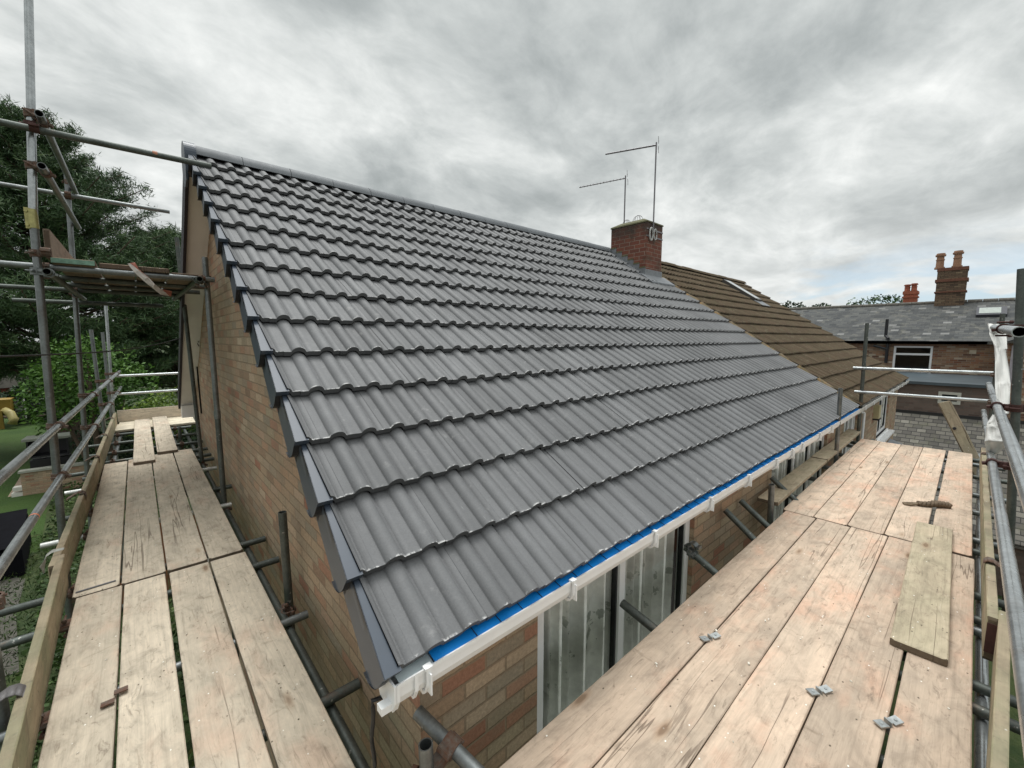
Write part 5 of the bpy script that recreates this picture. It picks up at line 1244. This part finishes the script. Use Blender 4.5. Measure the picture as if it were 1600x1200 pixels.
# trees on the horizon over the terrace
for (a_, c_, d_, rr, lab) in [(1285, 487, 62, 1.55, 'small round tree on the skyline left of the slate ridge'), (1378, 480, 62, 2.1, 'wide dark tree top beside the terracotta chimney'), (1343, 487, 62, 1.1, 'small pale tree on the skyline between two larger ones'), (1235, 484, 62, 1.7, 'tree top showing just past the brown roof verge')]:
    q = ax(a_, c_, d_); 
    shrub('tree', [(q.x, q.y, q.z, rr, rr * (1.5 if a_ == 1378 else .9), rr * .62), (q.x, q.y - rr * .7, q.z - .5, rr * .7, rr * .8, rr * .6), (q.x, q.y, q.z - 3, rr, rr, 2.6)], 2600, .17, PINE if a_ == 1378 else DARKL, lab, 'tree', (q.x, q.y, GZ), group='trees on the skyline')

# ------------------------------------------------------------------ GARDEN THINGS far below on the left
q = [az(30, 776, GZ), az(112, 764, GZ)]; 
gw = thing('garden_wall', (q[0] + q[1]) / 2, 'low retaining brick wall with pale coping in the garden', 'wall')
wa_, wb_ = az(36, 775, GZ), az(150, 757, GZ); dw = (wb_ - wa_).normalized(); nw = Z_.cross(dw)
b = MB(); b.obox((wa_ + wb_) / 2 + Z_ * .45 + nw * .12, dw, nw, Z_, (wb_ - wa_).length / 2, .12, .45); obj('brickwork', b, BR, gw)
b = MB(); b.obox((wa_ + wb_) / 2 + Z_ * .94 + nw * .12, dw, nw, Z_, (wb_ - wa_).length / 2 + .05, .17, .04); obj('coping', b, mat_simple('stone_coping', (.33, .33, .28), .9, 0, .15, 3), gw)
bx = thing('planter_box', az(66, 752, GZ), 'black open box with a pale slab lid standing behind the garden wall', 'planter')
c_ = az(77, 751, GZ) + nw * .9 + Z_ * 1.35; bwid = .62
b = MB(); hh = .36; 
b.obox(c_ + nw * .4, dw, nw, Z_, bwid, .03, hh); b.obox(c_ - dw * (bwid - .03), dw, nw, Z_, .03, .4, hh); b.obox(c_ + dw * (bwid - .03), dw, nw, Z_, .03, .4, hh); b.obox(c_ - Z_ * hh, dw, nw, Z_, bwid, .4, .03); b.obox(c_ - Z_ * 1.0, dw, nw, Z_, bwid - .04, .38, .5); obj('carcass', b, BLACKPL, bx)
b = MB(); b.obox(c_ + Z_ * (hh + .05), dw, nw, Z_, .72, .5, .05); obj('slab', b, mat_simple('grey_slab', (.24, .25, .21), .9, 0, .2, 4), bx)
for k, (xx, yy) in enumerate(((53, 770), (66, 768), (76, 766))):
    q = az(xx, yy, GZ); b = MB(); b.tube(q, q + Z_ * .30, .16, 14, None, .22); b.tube(q + Z_ * .30, q + Z_ * .34, .235, 14, .03)
    obj('plant_pot', b, mat_simple('pale_pot', (.36, .40, .37), .6) if k < 2 else TERRA, org=q, label=['pale grey pot at the foot of the garden wall, left of the pair', 'pale grey pot at the foot of the garden wall, right of the pair', 'dark terracotta pot last in the row by the wall'][k], cat='plant pot')
q = az(40, 770, GZ) - nw * .3
for k in range(2):
    b = MB(); b.obox(q + Z_ * (.08 + .22 * k) + dw * .05 * k, dw, nw, Z_, .28, .14, .07); obj('stone_block', b, mat_simple('white_block', (.62, .60, .54), .8), org=q, label=['lower white block stacked at the corner of the garden wall', 'upper white block stacked at the corner of the garden wall'][k], cat='block')
# black ribbed trampoline/shed roof in the near garden
sh = thing('garden_shed', az(10, 850, GZ), 'black ribbed shed roof at the left edge below the guard rails', 'shed')
z_ = -5.1; p0, p1, p2 = az(-40, 812, z_), az(43, 797, z_), az(20, 890, z_)
dd = (p1 - p0).normalized(); de = Vector((p2.x - p1.x, p2.y - p1.y, -.35))
b = MB(); W_ = 3.4
for k in range(16):
    t0_, t1_ = k / 16, (k + 1) / 16; a = p1 + de * .55 * t0_; c_ = p1 + de * .55 * t1_
    b.add([a, a - dd * W_, c_ - dd * W_ - Z_ * .0, c_, a + Z_ * .05 - dd * 0, a + Z_ * .05 - dd * W_], [(0, 1, 2, 3), (4, 5, 2, 3), (0, 4, 3), (0, 1, 5, 4)])
obj('roof', b, mat_simple('black_felt', (.006, .006, .008), .9, 0, .3, 5, 0, .1), sh)
b = MB(); a = p1 - Z_ * .1; b.prism([a, a - dd * W_, a - dd * W_ + de * .55, a + de * .55], (0, 0, GZ - a.z)); obj('wall', b, mat_simple('black_shed_wall', (.006, .006, .008), .95, 0, .3, 5, 0, .1), sh)
# red shed with grey roof behind the lawn
sh = thing('garden_shed', ay(20, 640, 60), 'dark red shed with a grey pitched roof under the pines at the far left', 'shed')
a = ay(-40, 588, 56); e = ay(48, 600, 56); 
b = MB(); b.box((a.x - 4, 56, GZ), (e.x, 60, e.z)); rp = (a.x - 4 + e.x) / 2
obj('wall', b, mat_simple('red_shed', (.16, .035, .02), .8, 0, .15, 1), sh)
ap = ay(18, 573, 56); b = MB(); b.prism([(e.x + .4, 55.8, e.z - .1), (ap.x, 55.8, ap.z), (ap.x - 5, 55.8, e.z - .5)], (0, 5, 0)); obj('roof', b, mat_simple('grey_felt', (.20, .18, .16), .8, 0, .2, 1), sh)
# yellow slide / climbing toy
ts = thing('play_slide', az(5, 668, GZ), 'yellow plastic slide at the left edge of the lawn', 'slide')
q = ay(2, 640, 44); YEL = mat_simple('yellow_plastic', (.30, .19, .03), .5, 0, .25, 1)
b = MB(); b.box((q.x - 1.6, 43.6, q.z - .1), (q.x + .5, 45, q.z + .7)); obj('platform', b, YEL, ts)
b = MB(); b.path([ay(6, 641, 43.5), ay(16, 646, 43.3), ay(22, 655, 43.1), ay(19, 663, 43)], .24, 8); obj('chute', b, mat_simple('pale_yellow', (.38, .32, .12), .5), ts)
b = MB(); b.box((q.x - .1, 43.2, GZ), (q.x + .15, 43.4, q.z)); b.box((q.x - 1.5, 43.2, GZ), (q.x - 1.2, 43.4, q.z)); obj('leg', b, YEL, ts)
# trellis
tl = thing('trellis', az(35, 650, GZ), 'thin white wire trellis against the dark hedge', 'trellis')
a, e = ay(26, 655, 44), ay(41, 652, 44); tz = ay(30, 626, 44).z; b = MB()
for t in np.linspace(0, 1, 8): c_ = a.lerp(e, t); b.tube(c_, (c_.x, c_.y, tz), .012, 5)
for z__ in np.linspace(a.z, tz, 7): b.tube((a.x, 44, z__), (e.x, 44, z__), .012, 5)
obj('lattice', b, mat_simple('trellis_wire', (.25, .25, .24), .7), tl)
b = MB(); b.tube((e.x, 44, a.z), (e.x, 44, tz + .1), .035, 6); obj('post', b, WPVC, tl)
# brown fence under the gap at the back
fn = thing('wooden_fence', (0, 13, GZ), 'red-brown board fence seen down through the gap beyond the left deck', 'fence')
b = MB()
for k in range(26): b.box((-.75 + k * .152, 12.4, GZ), (-.75 + k * .152 + .142, 12.425, GZ + 1.85 + .01 * (k % 3)))
obj('boards', b, mat_simple('fence_brown', (.26, .12, .06), .85, 0, .3, 5), fn)
b = MB(); b.box((-.8, 12.426, GZ + .4), (3.3, 12.47, GZ + .5)); b.box((-.8, 12.426, GZ + 1.4), (3.3, 12.47, GZ + 1.5)); obj('rail', b, mat_simple('fence_rail', (.20, .10, .05), .85), fn)
